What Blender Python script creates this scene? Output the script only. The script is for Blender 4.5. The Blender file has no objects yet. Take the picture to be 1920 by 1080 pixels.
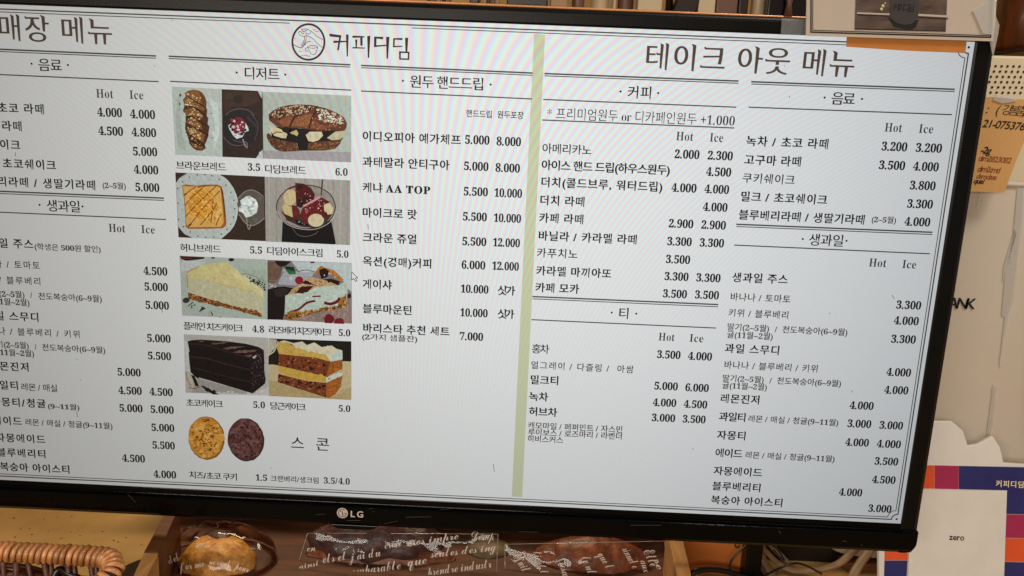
import bpy, math, random
from mathutils import Vector, Matrix, noise
from math import sin, cos, pi, radians as R

SC = bpy.context.scene
COL = SC.collection
random.seed(7)
Z0 = 0.26                      # height of the screen centre above the counter
SW, SH = 0.7998, 0.3348        # 21:9 panel, metres

# ------------------------------------------------------------------ camera
F_PX = 1478.0
PITCH, YAW, ROLL = 0.2072, -0.0167, -0.0408
CAMC = (0.1205, 0.1057, 0.5308)     # right, up (from the screen centre), distance
Rx = Matrix.Rotation(PITCH, 3, 'X'); Ry = Matrix.Rotation(YAW, 3, 'Y'); Rz = Matrix.Rotation(ROLL, 3, 'Z')
RC = Rz @ Rx @ Ry                   # panel frame -> camera
M_ = Matrix(((1, 0, 0), (0, 0, -1), (0, 1, 0)))   # (u, v, toward viewer) -> world
RW = M_ @ RC.transposed()
CAM = Vector((CAMC[0], -CAMC[2], CAMC[1] + Z0))
cd = bpy.data.cameras.new('camera'); cd.sensor_width = 36; cd.lens = F_PX / 1920 * 36
cd.clip_start = 0.01; cd.clip_end = 100
co = bpy.data.objects.new('camera', cd); COL.objects.link(co)
co.matrix_world = Matrix.Translation(CAM) @ RW.to_4x4()
SC.camera = co

# ------------------------------------------------------------------ world, lamp and added fills (warm cafe lighting)
w = bpy.data.worlds.new('World'); SC.world = w; w.use_nodes = True
bg = w.node_tree.nodes['Background']; bg.inputs[0].default_value = (1.0, 0.86, 0.72, 1); bg.inputs[1].default_value = 0.22
def area(name, loc, aim, sx, sy, power, col):
    l = bpy.data.lights.new(name, 'AREA'); l.shape = 'RECTANGLE'; l.size = sx; l.size_y = sy; l.energy = power; l.color = col
    o = bpy.data.objects.new(name, l); COL.objects.link(o); o.location = loc
    o.rotation_euler = (Vector(aim) - Vector(loc)).to_track_quat('-Z', 'Y').to_euler()
area('ceiling_lamp', (0.75, -0.55, 1.45), (0.25, 0.1, 0.1), 0.5, 0.25, 9.5, (1, 0.91, 0.80))
area('front_fill', (-0.30, -1.35, 0.52), (0.0, 0.05, 0.03), 0.9, 0.25, 9.0, (1, 0.91, 0.80))  # added low front fill, no real source, brightens the bag print
area('tray_fill', (-0.05, 0.27, 0.42), (-0.02, 0.06, 0.0), 0.50, 0.05, 2.0, (1, 0.80, 0.52))  # added fill hidden behind the monitor, lights the tray and pastries
SC.view_settings.view_transform = 'Standard'; SC.view_settings.look = 'None'
SC.view_settings.exposure = 0.0; SC.view_settings.gamma = 1.0

# ------------------------------------------------------------------ helpers
def ray(px, py):
    d = Vector(((px - 960) / F_PX, -(py - 540) / F_PX, -1.0)); return RW @ d
def hit(px, py, p0, n):
    d = ray(px, py); t = (Vector(p0) - CAM).dot(n) / d.dot(n); return CAM + d * t
def PY(px, py, Y): return hit(px, py, (0, Y, 0), Vector((0, 1, 0)))
def PZ(px, py, Z): return hit(px, py, (0, 0, Z), Vector((0, 0, 1)))
def S(px, py):
    p = PY(px, py, 0.0); return p.x, p.z
def lin(c):
    r = []
    for v in c[:3]:
        v = v / 255.0; r.append(v / 12.92 if v <= 0.04045 else ((v + 0.055) / 1.055) ** 2.4)
    return (*r, 1.0)

def link(o, parent=None):
    COL.objects.link(o)
    if parent is not None: o.parent = parent
    return o
def thing(name, label, cat, loc=(0, 0, 0), group=None):
    o = bpy.data.objects.new(name, None); o.empty_display_size = 0.02; COL.objects.link(o); o.location = loc
    o['label'] = label; o['category'] = cat
    if group: o['group'] = group
    return o
def tag(o, label, cat, group=None):
    o['label'] = label; o['category'] = cat
    if group: o['group'] = group
    return o
def wloc(p):
    v = Vector((0, 0, 0))
    while p is not None: v += p.location; p = p.parent
    return v
def mesh(name, verts, faces, mat, parent=None, smooth=False, origin=None):
    """world-space vertices; the object's origin is its parent's, or the given origin"""
    base = wloc(parent) if parent is not None else Vector((0, 0, 0))
    og = Vector(origin) if origin is not None else base
    me = bpy.data.meshes.new(name)
    me.from_pydata([tuple(Vector(v) - og) for v in verts], [], faces)
    if smooth:
        me.polygons.foreach_set('use_smooth', [True] * len(me.polygons))
    me.materials.append(mat); me.update()
    o = bpy.data.objects.new(name, me); link(o, parent)
    o.location = og - base
    return o
def bevel(o, wd, seg=2):
    m = o.modifiers.new('bevel', 'BEVEL'); m.width = wd; m.segments = seg; m.limit_method = 'ANGLE'; m.angle_limit = R(40)
    return o
def subd(o, n=1):
    m = o.modifiers.new('subdivision', 'SUBSURF'); m.levels = n; m.render_levels = n; return o
def prism(name, pts, ext, mat, parent=None, bev=0, origin=None):
    """flat polygon pushed along ext"""
    n = len(pts); ext = Vector(ext); pts = [Vector(p) for p in pts]
    vs = pts + [p + ext for p in pts]
    nrm = Vector((0, 0, 0))
    for i in range(n): nrm += pts[i].cross(pts[(i + 1) % n])
    fl = nrm.dot(ext) > 0
    f = [tuple(range(n)), tuple(range(2 * n - 1, n - 1, -1))] + [(i, n + i, n + (i + 1) % n, (i + 1) % n) for i in range(n)]
    if fl: f = [tuple(reversed(q)) for q in f]
    o = mesh(name, vs, f, mat, parent, origin=origin)
    if bev: bevel(o, bev)
    return o
def box(name, lo, hi, mat, parent=None, bev=0):
    a, b = lo, hi
    return prism(name, [(a[0], a[1], a[2]), (b[0], a[1], a[2]), (b[0], a[1], b[2]), (a[0], a[1], b[2])], (0, b[1] - a[1], 0), mat, parent, bev)
def spline(pts, n):
    out = []; m = len(pts)
    for i in range(m - 1):
        p0 = pts[max(i - 1, 0)]; p1 = pts[i]; p2 = pts[i + 1]; p3 = pts[min(i + 2, m - 1)]
        for k in range(n):
            t = k / n
            out.append(tuple(0.5 * (2 * p1[j] + (p2[j] - p0[j]) * t + (2 * p0[j] - 5 * p1[j] + 4 * p2[j] - p3[j]) * t * t + (3 * p1[j] - p0[j] - 3 * p2[j] + p3[j]) * t ** 3) for j in range(len(p1))))
    out.append(tuple(pts[-1])); return out
def tube(name, pts, rad, mat, parent=None, sides=10, flat=1.0, origin=None):
    pts = [Vector(p) for p in pts]; vs = []; fs = []; n = len(pts); up = Vector((0, 0, 1))
    for i, p in enumerate(pts):
        t = (pts[min(i + 1, n - 1)] - pts[max(i - 1, 0)]).normalized()
        a = t.cross(up)
        if a.length < 1e-3: a = t.cross(Vector((0, 1, 0)))
        a.normalize(); b = a.cross(t).normalized()
        r = rad[i] if isinstance(rad, (list, tuple)) else rad
        for k in range(sides):
            q = 2 * pi * k / sides; vs.append(p + a * cos(q) * r + b * sin(q) * r * flat)
    for i in range(n - 1):
        for k in range(sides):
            fs.append((i * sides + k, i * sides + (k + 1) % sides, (i + 1) * sides + (k + 1) % sides, (i + 1) * sides + k))
    fs.append(tuple(range(sides - 1, -1, -1))); fs.append(tuple((n - 1) * sides + k for k in range(sides)))
    return mesh(name, vs, fs, mat, parent, True, origin=origin)
def lathe(name, c, prof, mat, parent=None, seg=32):
    """prof: (radius, z) from the bottom to the top"""
    vs = []; fs = []
    for r, z in prof:
        for k in range(seg): vs.append((c[0] + r * cos(2 * pi * k / seg), c[1] + r * sin(2 * pi * k / seg), c[2] + z))
    for i in range(len(prof) - 1):
        for k in range(seg): fs.append((i * seg + k, i * seg + (k + 1) % seg, (i + 1) * seg + (k + 1) % seg, (i + 1) * seg + k))
    fs.append(tuple(range(seg - 1, -1, -1))); m = (len(prof) - 1) * seg; fs.append(tuple(m + k for k in range(seg)))
    return mesh(name, vs, fs, mat, parent, True)

# ------------------------------------------------------------------ materials
def nodes(name):
    m = bpy.data.materials.new(name); m.use_nodes = True; nt = m.node_tree
    return m, nt, nt.nodes, nt.links, nt.nodes['Principled BSDF']
def N(nt, t, **k):
    n = nt.nodes.new(t)
    for a, b in k.items(): setattr(n, a, b)
    return n
def plain(name, col, rough=0.5, metal=0, spec=0.5, var=0.0, scale=60, bump=0.0, bscale=300, coat=0.0, stretch=(1, 1, 1), col2=None, trans=0.0):
    m, nt, nn, L, b = nodes(name)
    b.inputs['Roughness'].default_value = rough; b.inputs['Metallic'].default_value = metal
    b.inputs['Specular IOR Level'].default_value = spec; b.inputs['Coat Weight'].default_value = coat
    b.inputs['Coat Roughness'].default_value = 0.1
    c = lin(col)
    tc = N(nt, 'ShaderNodeTexCoord'); mp = N(nt, 'ShaderNodeMapping'); mp.inputs['Scale'].default_value = stretch
    L.new(tc.outputs['Object'], mp.inputs[0])
    if var > 0 or col2:
        no = N(nt, 'ShaderNodeTexNoise'); no.inputs['Scale'].default_value = scale; no.inputs['Detail'].default_value = 6; no.inputs['Roughness'].default_value = 0.6
        L.new(mp.outputs[0], no.inputs['Vector'])
        rp = N(nt, 'ShaderNodeValToRGB'); L.new(no.outputs['Fac'], rp.inputs[0])
        c2 = lin(col2) if col2 else tuple(min(1, v * (1 + var)) for v in c[:3]) + (1,)
        c1 = c if col2 else tuple(v * (1 - var) for v in c[:3]) + (1,)
        rp.color_ramp.elements[0].position = 0.35; rp.color_ramp.elements[1].position = 0.65
        rp.color_ramp.elements[0].color = c1; rp.color_ramp.elements[1].color = c2
        L.new(rp.outputs[0], b.inputs['Base Color'])
    else: b.inputs['Base Color'].default_value = c
    if bump > 0:
        n2 = N(nt, 'ShaderNodeTexNoise'); n2.inputs['Scale'].default_value = bscale; n2.inputs['Detail'].default_value = 4
        L.new(mp.outputs[0], n2.inputs['Vector'])
        bp = N(nt, 'ShaderNodeBump'); bp.inputs['Strength'].default_value = bump; bp.inputs['Distance'].default_value = 0.001
        L.new(n2.outputs['Fac'], bp.inputs['Height']); L.new(bp.outputs[0], b.inputs['Normal'])
    return m
def film(name, tint=(1, 1, 1), gl=0.16, milky=0.0, mcol=(0.7, 0.66, 0.6), rough=0.08, bump=0.4, bscale=90):
    m, nt, nn, L, b = nodes(name)
    tr = N(nt, 'ShaderNodeBsdfTransparent'); tr.inputs[0].default_value = (*tint, 1)
    g = N(nt, 'ShaderNodeBsdfGlossy'); g.inputs['Roughness'].default_value = rough; g.inputs[0].default_value = (1, 1, 1, 1)
    d = N(nt, 'ShaderNodeBsdfDiffuse'); d.inputs[0].default_value = (*mcol, 1)
    tc = N(nt, 'ShaderNodeTexCoord'); no = N(nt, 'ShaderNodeTexNoise'); no.inputs['Scale'].default_value = bscale; no.inputs['Detail'].default_value = 3
    L.new(tc.outputs['Object'], no.inputs['Vector'])
    bp = N(nt, 'ShaderNodeBump'); bp.inputs['Strength'].default_value = bump; bp.inputs['Distance'].default_value = 0.004
    L.new(no.outputs['Fac'], bp.inputs['Height']); L.new(bp.outputs[0], g.inputs['Normal'])
    m1 = N(nt, 'ShaderNodeMixShader'); m1.inputs[0].default_value = milky; L.new(tr.outputs[0], m1.inputs[1]); L.new(d.outputs[0], m1.inputs[2])
    fr = N(nt, 'ShaderNodeFresnel'); fr.inputs['IOR'].default_value = 1.32; L.new(bp.outputs[0], fr.inputs['Normal'])
    ad = N(nt, 'ShaderNodeMath', operation='ADD'); ad.use_clamp = True; ad.inputs[1].default_value = gl; L.new(fr.outputs[0], ad.inputs[0])
    m2 = N(nt, 'ShaderNodeMixShader'); L.new(ad.outputs[0], m2.inputs[0]); L.new(m1.outputs[0], m2.inputs[1]); L.new(g.outputs[0], m2.inputs[2])
    L.new(m2.outputs[0], nn['Material Output'].inputs[0])
    return m

# the lit display: colour attribute, LCD viewing-angle falloff, faint pixel-grid interference, weak gloss
def screen_material(name, print_noise=0.0, gain=1.0):
    m, nt, nn, L, b = nodes(name)
    b.inputs['Base Color'].default_value = (0.004, 0.004, 0.004, 1); b.inputs['Roughness'].default_value = 0.42
    b.inputs['Specular IOR Level'].default_value = 0.12
    at = N(nt, 'ShaderNodeAttribute', attribute_name='Col')
    geo = N(nt, 'ShaderNodeNewGeometry')
    dot = N(nt, 'ShaderNodeVectorMath', operation='DOT_PRODUCT'); L.new(geo.outputs['Normal'], dot.inputs[0]); L.new(geo.outputs['Incoming'], dot.inputs[1])
    ab = N(nt, 'ShaderNodeMath', operation='ABSOLUTE'); L.new(dot.outputs['Value'], ab.inputs[0])
    pw = N(nt, 'ShaderNodeMath', operation='POWER'); pw.inputs[1].default_value = 3.2; L.new(ab.outputs[0], pw.inputs[0])
    sp = N(nt, 'ShaderNodeSeparateXYZ'); L.new(geo.outputs['Position'], sp.inputs[0])
    def math_(op, a, c):
        n = N(nt, 'ShaderNodeMath', operation=op)
        for i, v in enumerate((a, c)):
            if v is None: continue
            if isinstance(v, (int, float)): n.inputs[i].default_value = v
            else: L.new(v, n.inputs[i])
        return n.outputs[0]
    u = sp.outputs['X']; v = math_('SUBTRACT', sp.outputs['Z'], Z0)
    ph = math_('SUBTRACT', math_('MULTIPLY', u, 290.0), math_('MULTIPLY', math_('MULTIPLY', math_('SUBTRACT', u, 0.045), v), 1108.0))
    # amplitude: strongest near the upper middle
    du = math_('DIVIDE', math_('SUBTRACT', u, 0.10), 0.22); dv = math_('DIVIDE', math_('SUBTRACT', v, 0.13), 0.16)
    ex = math_('EXPONENT', math_('MULTIPLY', math_('ADD', math_('MULTIPLY', du, du), math_('MULTIPLY', dv, dv)), -1.0), None)
    amp = math_('ADD', math_('MULTIPLY', ex, 0.11), 0.02)
    comb = N(nt, 'ShaderNodeCombineXYZ')
    for i, off in enumerate((0.0, 0.36, 0.62)):
        s_ = math_('SINE', math_('MULTIPLY', math_('ADD', ph, off), 2 * pi), None)
        L.new(math_('ADD', math_('MULTIPLY', s_, amp), 1.0), comb.inputs[i])
    # slight colour shift across the panel
    mx = N(nt, 'ShaderNodeMix', data_type='RGBA'); 
    L.new(math_('MULTIPLY_ADD', u, 1.6) if False else math_('ADD', math_('MULTIPLY', u, 1.5), 0.35), mx.inputs[0])
    mx.inputs[6].default_value = (1.0, 0.975, 0.96, 1); mx.inputs[7].default_value = (0.965, 0.985, 1.045, 1)
    v1 = N(nt, 'ShaderNodeVectorMath', operation='MULTIPLY'); L.new(at.outputs['Color'], v1.inputs[0]); L.new(comb.outputs[0], v1.inputs[1])
    v2 = N(nt, 'ShaderNodeVectorMath', operation='MULTIPLY'); L.new(v1.outputs[0], v2.inputs[0]); L.new(mx.outputs[2], v2.inputs[1])
    last = v2.outputs[0]
    if print_noise > 0:
        no = N(nt, 'ShaderNodeTexNoise'); no.inputs['Scale'].default_value = 420; no.inputs['Detail'].default_value = 5
        L.new(geo.outputs['Position'], no.inputs['Vector'])
        k = math_('ADD', math_('MULTIPLY', no.outputs['Fac'], print_noise * 2), 1.0 - print_noise)
        v3 = N(nt, 'ShaderNodeVectorMath', operation='SCALE'); L.new(last, v3.inputs[0]); L.new(k, v3.inputs['Scale']); last = v3.outputs[0]
    L.new(last, b.inputs['Emission Color'])
    st = N(nt, 'ShaderNodeMath', operation='MULTIPLY'); st.inputs[1].default_value = gain; L.new(pw.outputs[0], st.inputs[0])
    L.new(st.outputs[0], b.inputs['Emission Strength'])
    return m
M_SCR = screen_material('display_page', 0.03)
M_PIC = screen_material('display_photo', 0.26, 1.12)
M_BLACK = plain('black_gloss_plastic', (5, 5, 5), 0.10, spec=0.12, var=0.25, scale=40, bump=0.05, bscale=700)
M_BLACK2 = plain('black_satin_plastic', (15, 14, 13), 0.32, spec=0.15, var=0.2, scale=50, bump=0.08, bscale=900)
M_LOGO = plain('logo_print', (205, 195, 185), 0.4)
M_LOGOK = plain('logo_dark', (20, 18, 17), 0.4)
M_SHEET = plain('laminated_paper', (196, 182, 166), 0.25, var=0.05, scale=14, bump=0.1, bscale=30, coat=0.4)
M_INK = plain('black_ink', (18, 15, 14), 0.5)
M_CLEAR = film('clear_tape_film', gl=0.06, milky=0.34, mcol=(0.9, 0.86, 0.8), rough=0.25, bump=0.5, bscale=60)
M_SLEEVE = film('clear_sleeve_film', gl=0.10, milky=0.45, mcol=(0.72, 0.68, 0.62), rough=0.12, bump=0.6, bscale=40)
M_TAPEG = film('grey_tape_film', gl=0.05, milky=0.16, mcol=(0.5, 0.5, 0.5), rough=0.3, bump=0.6, bscale=50)
M_BAG = film('crinkled_cellophane', gl=0.0, milky=0.0, rough=0.06, bump=0.30, bscale=30)
M_BAGE = plain('white_print_ink', (238, 226, 212), 0.5)
M_ORANGE = plain('orange_paper', (192, 120, 48), 0.65, var=0.06, scale=60, bump=0.15, bscale=500)
M_KRAFT = plain('kraft_note_paper', (206, 158, 98), 0.75, var=0.05, scale=18, bump=0.2, bscale=60)
M_PENR = plain('brown_pen_ink', (150, 78, 30), 0.6)
M_CREAM = plain('cream_plastic', (228, 212, 180), 0.45, var=0.03, scale=12)
M_HOLE = plain('dark_hole', (52, 34, 20), 0.8)
M_WHITE = plain('glossy_white_plastic', (208, 196, 180), 0.18, var=0.03, scale=9, coat=0.4)
M_AMBER = plain('amber_brown_wood', (74, 34, 16), 0.22, scale=26, col2=(128, 66, 34), stretch=(3, 3, 0.6), coat=0.3)
M_WOOD = plain('tray_wood', (76, 40, 18), 0.55, scale=30, col2=(108, 60, 30), stretch=(0.5, 3, 5), bump=0.25, bscale=160)
M_WOODL = plain('tray_edge_wood', (176, 122, 68), 0.55, scale=40, col2=(204, 150, 92), stretch=(4, 0.6, 4), bump=0.25, bscale=200)
M_COUNTER = plain('counter_top', (150, 114, 62), 0.5, scale=7, col2=(188, 150, 94), bump=0.1, bscale=60)
M_WICKER = plain('varnished_rattan', (176, 104, 56), 0.28, scale=180, col2=(236, 172, 112), coat=0.3, bump=0.3, bscale=500)
_nt = M_WICKER.node_tree; _oi = _nt.nodes.new('ShaderNodeObjectInfo'); _mr = _nt.nodes.new('ShaderNodeMapRange'); _mr.inputs['To Min'].default_value = 0.62; _mr.inputs['To Max'].default_value = 1.25
_hs = _nt.nodes.new('ShaderNodeHueSaturation'); _b = _nt.nodes['Principled BSDF']; _src = _b.inputs['Base Color'].links[0].from_socket
_nt.links.new(_oi.outputs['Random'], _mr.inputs['Value']); _nt.links.new(_mr.outputs[0], _hs.inputs['Value']); _nt.links.new(_src, _hs.inputs['Color']); _nt.links.new(_hs.outputs[0], _b.inputs['Base Color'])
M_WICKD = plain('dark_rattan', (66, 32, 18), 0.4, scale=120, col2=(108, 58, 34), bump=0.3, bscale=500)
M_NAVY = plain('navy_print', (44, 44, 104), 0.3, var=0.12, scale=60)
M_MAG = plain('magenta_print', (166, 42, 84), 0.3, var=0.05, scale=60)
M_VERM = plain('vermilion_print', (224, 88, 44), 0.3, var=0.05, scale=60)
M_ACR = plain('white_board_print', (226, 220, 212), 0.3, var=0.045, scale=28, coat=0.2, bump=0.12, bscale=90)
M_CREAMT = plain('pale_yellow_print', (242, 222, 170), 0.5)
M_SHELF = plain('copper_shelf_edge', (222, 150, 92), 0.3, metal=0.15, var=0.25, scale=40, stretch=(0.4, 1, 1))
M_WALL = plain('ochre_wall', (176, 138, 76), 0.7, var=0.12, scale=6)
M_DARK = plain('dark_brown_item', (44, 28, 22), 0.35, var=0.3, scale=50)
M_TAN = plain('tan_item', (168, 132, 92), 0.5, var=0.12, scale=30)
M_PALE = plain('pale_item', (206, 184, 150), 0.35, var=0.08, scale=30)
M_MAUVE = plain('mauve_brown_item', (112, 80, 66), 0.4, var=0.12, scale=30)
M_CHROME = plain('polished_steel', (215, 210, 200), 0.1, metal=1.0)
M_CABLE = plain('beige_cable_sheath', (128, 100, 70), 0.45, var=0.2, scale=60)
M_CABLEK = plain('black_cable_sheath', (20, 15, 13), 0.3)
M_CARD = plain('orange_card', (208, 118, 46), 0.6, var=0.05, scale=20)
M_CRUST = plain('baked_crust', (190, 116, 44), 0.45, scale=140, col2=(244, 184, 92), bump=0.9, bscale=260)
M_CHOC = plain('dark_berry_crust', (48, 26, 22), 0.45, scale=120, col2=(92, 52, 42), bump=0.9, bscale=240)
M_CRUST2 = plain('toasted_crust', (92, 42, 20), 0.45, scale=110, col2=(150, 80, 40), bump=0.9, bscale=200)
M_RAISIN = plain('raisin', (40, 12, 12), 0.3, bump=0.8, bscale=500)
M_PLANK = plain('photo_dark_planks', (72, 58, 52), 0.3, scale=60, col2=(104, 88, 78), stretch=(1, 1, 4))
M_CUPP = plain('photo_grey_cup', (66, 62, 62), 0.3, var=0.1, scale=60)

# ------------------------------------------------------------------ glyphs: outlines of the built-in font, reshaped
GC = {}
GS = bpy.data.scenes.new('glyph_workshop')      # glyphs are outlined apart from the scene, then removed
def adv_of(ch):
    o = ord(ch)
    if 0xAC00 <= o <= 0xD7A3: return 0.92
    return {' ': 0.26, '.': 0.28, ',': 0.27, '/': 0.36, '(': 0.32, ')': 0.32, '~': 0.56, '·': 0.3, '*': 0.5, '+': 0.56, "'": 0.22, '-': 0.36, ':': 0.27}.get(ch)
def font_char(ch, style):
    o = ord(ch)
    if style in ('serif', 'thin'):
        if '0' <= ch <= '9': return chr(0x1D7CE + o - 48)
        if 'A' <= ch <= 'Z': return chr(0x1D400 + o - 65)
        if 'a' <= ch <= 'z': return chr(0x1D41A + o - 97)
    if style == 'script':
        if 'A' <= ch <= 'Z': return chr(0x1D4D0 + o - 65)
        if 'a' <= ch <= 'z': return chr(0x1D4EA + o - 97)
    return ch
RAW = {}
def prefetch(chars):
    """outline many characters at once, one per line of a single text"""
    chars = [c for c in dict.fromkeys(chars) if c not in RAW and c != ' ']
    for q in range(0, len(chars), 64):
        part = chars[q:q + 64]
        c = bpy.data.curves.new('glyph', 'FONT'); c.body = '\n'.join(part); c.space_line = 4
        o = bpy.data.objects.new('glyph', c); GS.collection.objects.link(o)
        GS.view_layers[0].update(); k = o.to_curve(GS.view_layers[0].depsgraph)
        for ch in part: RAW[ch] = []
        for sp in k.splines:
            y = sum(b.co.y for b in sp.bezier_points) / len(sp.bezier_points); i = int(round((0.35 - y) / 4))
            RAW[part[i]].append([tuple((v.x, v.y + 4 * i) for v in (b.handle_left, b.co, b.handle_right)) for b in sp.bezier_points])
        o.to_curve_clear(); bpy.data.objects.remove(o); bpy.data.curves.remove(c)
def contours(ch, res):
    if ch not in RAW: prefetch([ch])
    out = []
    for bp in RAW[ch]:
        n = len(bp); pts = []
        for i in range(n):
            a, b = bp[i], bp[(i + 1) % n]
            p0, p1, p2, p3 = Vector(a[1]), Vector(a[2]), Vector(b[0]), Vector(b[1])
            pts.append(tuple(p0))
            ch_ = (p3 - p0); L_ = ch_.length
            cr = lambda v: abs(ch_.x * v.y - ch_.y * v.x)
            dev = 0 if L_ < 1e-6 else max(cr(p1 - p0), cr(p2 - p0)) / L_
            if dev > 0.004:
                r = res if L_ > 0.06 else 2
                for j in range(1, r):
                    t = j / r; q = p0 * (1 - t) ** 3 + p1 * 3 * t * (1 - t) ** 2 + p2 * 3 * t * t * (1 - t) + p3 * t ** 3
                    pts.append((q.x, q.y))
        out.append(pts)
    return out
def area2(p): return sum(p[i][0] * p[(i + 1) % len(p)][1] - p[(i + 1) % len(p)][0] * p[i][1] for i in range(len(p)))
def offset(p, dx, dy, sgn):
    """anisotropic outline offset: dx on upright edges, dy on level edges"""
    out = []; n = len(p)
    for i in range(n):
        a, b, c = Vector(p[i - 1]), Vector(p[i]), Vector(p[(i + 1) % n])
        e1 = (b - a); e2 = (c - b)
        if e1.length < 1e-6 or e2.length < 1e-6: out.append(p[i]); continue
        e1.normalize(); e2.normalize()
        n1 = Vector((e1.y, -e1.x)) * sgn; n2 = Vector((e2.y, -e2.x)) * sgn
        o1 = dx * n1.x ** 2 + dy * n1.y ** 2; o2 = dx * n2.x ** 2 + dy * n2.y ** 2
        det = n1.x * n2.y - n1.y * n2.x
        if abs(det) < 0.25: m = (n1 + n2); m = m.normalized() if m.length > 1e-4 else n1; d = m * ((o1 + o2) / 2)
        else: d = Vector(((o1 * n2.y - o2 * n1.y) / det, (n1.x * o2 - n2.x * o1) / det))
        if d.length > 0.08: d *= 0.08 / d.length
        out.append((b.x + d.x, b.y + d.y))
    return out
def brush_ends(p, q_=1.0):
    """the slanted heads and tapered feet of upright strokes, raised starts of level strokes"""
    out = []; n = len(p)
    for i in range(n):
        a, b, c, d = p[i - 1], p[i], p[(i + 1) % n], p[(i + 2) % n]
        L_ = math.hypot(c[0] - b[0], c[1] - b[1])
        out.append(['k', b])
        if 0.045 < L_ < 0.12:
            hor = abs(c[1] - b[1]) < 0.012; ver = abs(c[0] - b[0]) < 0.012
            if hor and abs(a[0] - b[0]) < 0.02 and abs(d[0] - c[0]) < 0.02:
                if a[1] < b[1] - 0.13 and d[1] < c[1] - 0.13: out[-1][0] = 'top'
                elif a[1] > b[1] + 0.13 and d[1] > c[1] + 0.13: out[-1][0] = 'bot'
            elif ver and abs(a[1] - b[1]) < 0.02 and abs(d[1] - c[1]) < 0.02 and a[0] > b[0] + 0.13 and d[0] > c[0] + 0.13: out[-1][0] = 'lef'
    res = []; i = 0; m = len(out); skip = False
    ops = [o[0] for o in out]
    for i in range(m):
        k, b = out[i]; pk = ops[i - 1]
        if k == 'k' and pk == 'k': res.append(b); continue
        if k != 'k':
            c = out[(i + 1) % m][1]
            if k == 'top':
                rgt = b if b[0] > c[0] else c; lft = c if b[0] > c[0] else b
                q = [(lft[0], lft[1] - 0.075), (lft[0] - 0.055 * q_, lft[1] - 0.005), (lft[0] - 0.04 * q_, lft[1] + 0.012), (rgt[0] - 0.01, rgt[1] - 0.022), (rgt[0] + 0.004, rgt[1] - 0.05)]
                res += q if lft == b else q[::-1]
            elif k == 'bot':
                rgt = b if b[0] > c[0] else c; lft = c if b[0] > c[0] else b
                q = [(lft[0] + 0.012, lft[1] + 0.012), (rgt[0] - 0.024, rgt[1] - 0.004)]
                res += q if lft == b else q[::-1]
            else:
                top = b if b[1] > c[1] else c; bot = c if b[1] > c[1] else b
                q = [(top[0] + 0.05, top[1] - 0.004), (top[0] + 0.0, top[1] + 0.022), (top[0] - 0.016, top[1] + 0.012), (bot[0] + 0.014, bot[1])]
                res += q if top == b else q[::-1]
    return res
def glyph(ch, style='serif', dx=0.0, dy=0.0):
    key = (ch, style, dx, dy)
    if key in GC: return GC[key]
    han = 0xAC00 <= ord(ch) <= 0xD7A3
    cs = contours(font_char(ch, style), 5)
    if not cs: GC[key] = None; return None
    def inside(pt, poly):
        r_ = False; j = len(poly) - 1
        for i in range(len(poly)):
            if (poly[i][1] > pt[1]) != (poly[j][1] > pt[1]) and pt[0] < (poly[j][0] - poly[i][0]) * (pt[1] - poly[i][1]) / (poly[j][1] - poly[i][1]) + poly[i][0]: r_ = not r_
            j = i
        return r_
    fixed = []
    for i, q in enumerate(cs):                # outer outlines run one way, holes the other
        hole = sum(inside(q[0], o) for k, o in enumerate(cs) if k != i) % 2 == 1
        fixed.append(q[::-1] if (area2(q) > 0) == hole else q)
    cs = fixed; sgn = 1
    if han and style == 'serif':
        v_ = ord(ch) - 0xAC00; dense = v_ // 588 in (1, 4, 8, 10, 13) or (v_ % 588) // 28 in (1, 3, 5, 7, 10, 15)
        cs = [brush_ends(q, 0.35 if dense else 1.0) if (area2(q) > 0) == (sgn > 0) else q for q in cs]
        if dense: dx = min(dx, 0.012) if dx < 0.024 else dx - 0.012
    if ch == '.' and style in ('serif', 'thin'): dx += 0.014; dy += 0.014
    if style == 'thin' and ch.isalnum(): dx -= 0.009; dy -= 0.006
    hf = 1.0 if han or style == 'thin' else (0.25 if ch == '4' else 0.6)       # counters of thin letters keep open
    if dx or dy: cs = [offset(q, dx if area2(q) > 0 else dx * hf, dy if area2(q) > 0 else dy * hf, sgn) for q in cs]
    outs = [q for q in cs if (area2(q) > 0) == (sgn > 0)]; holes = [q for q in cs if (area2(q) > 0) != (sgn > 0)]
    vs, fs = [], []
    for oi, oc in enumerate(outs):            # each stroke group filled on its own, so that touching strokes do not cancel
        cu = bpy.data.curves.new('g', 'CURVE'); cu.dimensions = '2D'; cu.fill_mode = 'BOTH'
        for q in [oc] + [h for h in holes if inside(h[0], oc)]:
            s_ = cu.splines.new('POLY'); s_.points.add(len(q) - 1)
            for i, pt in enumerate(q): s_.points[i].co = (pt[0], pt[1], 0, 1)
            s_.use_cyclic_u = True
        o = bpy.data.objects.new('g', cu); GS.collection.objects.link(o)
        me = o.to_mesh(); b0 = len(vs)
        vs += [(v.co.x, v.co.y, oi * 2e-6) for v in me.vertices]; fs += [tuple(b0 + k for k in q.vertices) for q in me.polygons]
        o.to_mesh_clear(); bpy.data.objects.remove(o); bpy.data.curves.remove(cu)
    if not vs: GC[key] = None; return None
    x0 = min(v[0] for v in vs); x1 = max(v[0] for v in vs)
    a = adv_of(ch)
    if a is None: a = 0.56 if ch.isdigit() else (x1 + (0.05 if style == 'serif' else 0.0))
    GC[key] = (vs, fs, a, x0, x1); return GC[key]
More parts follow.
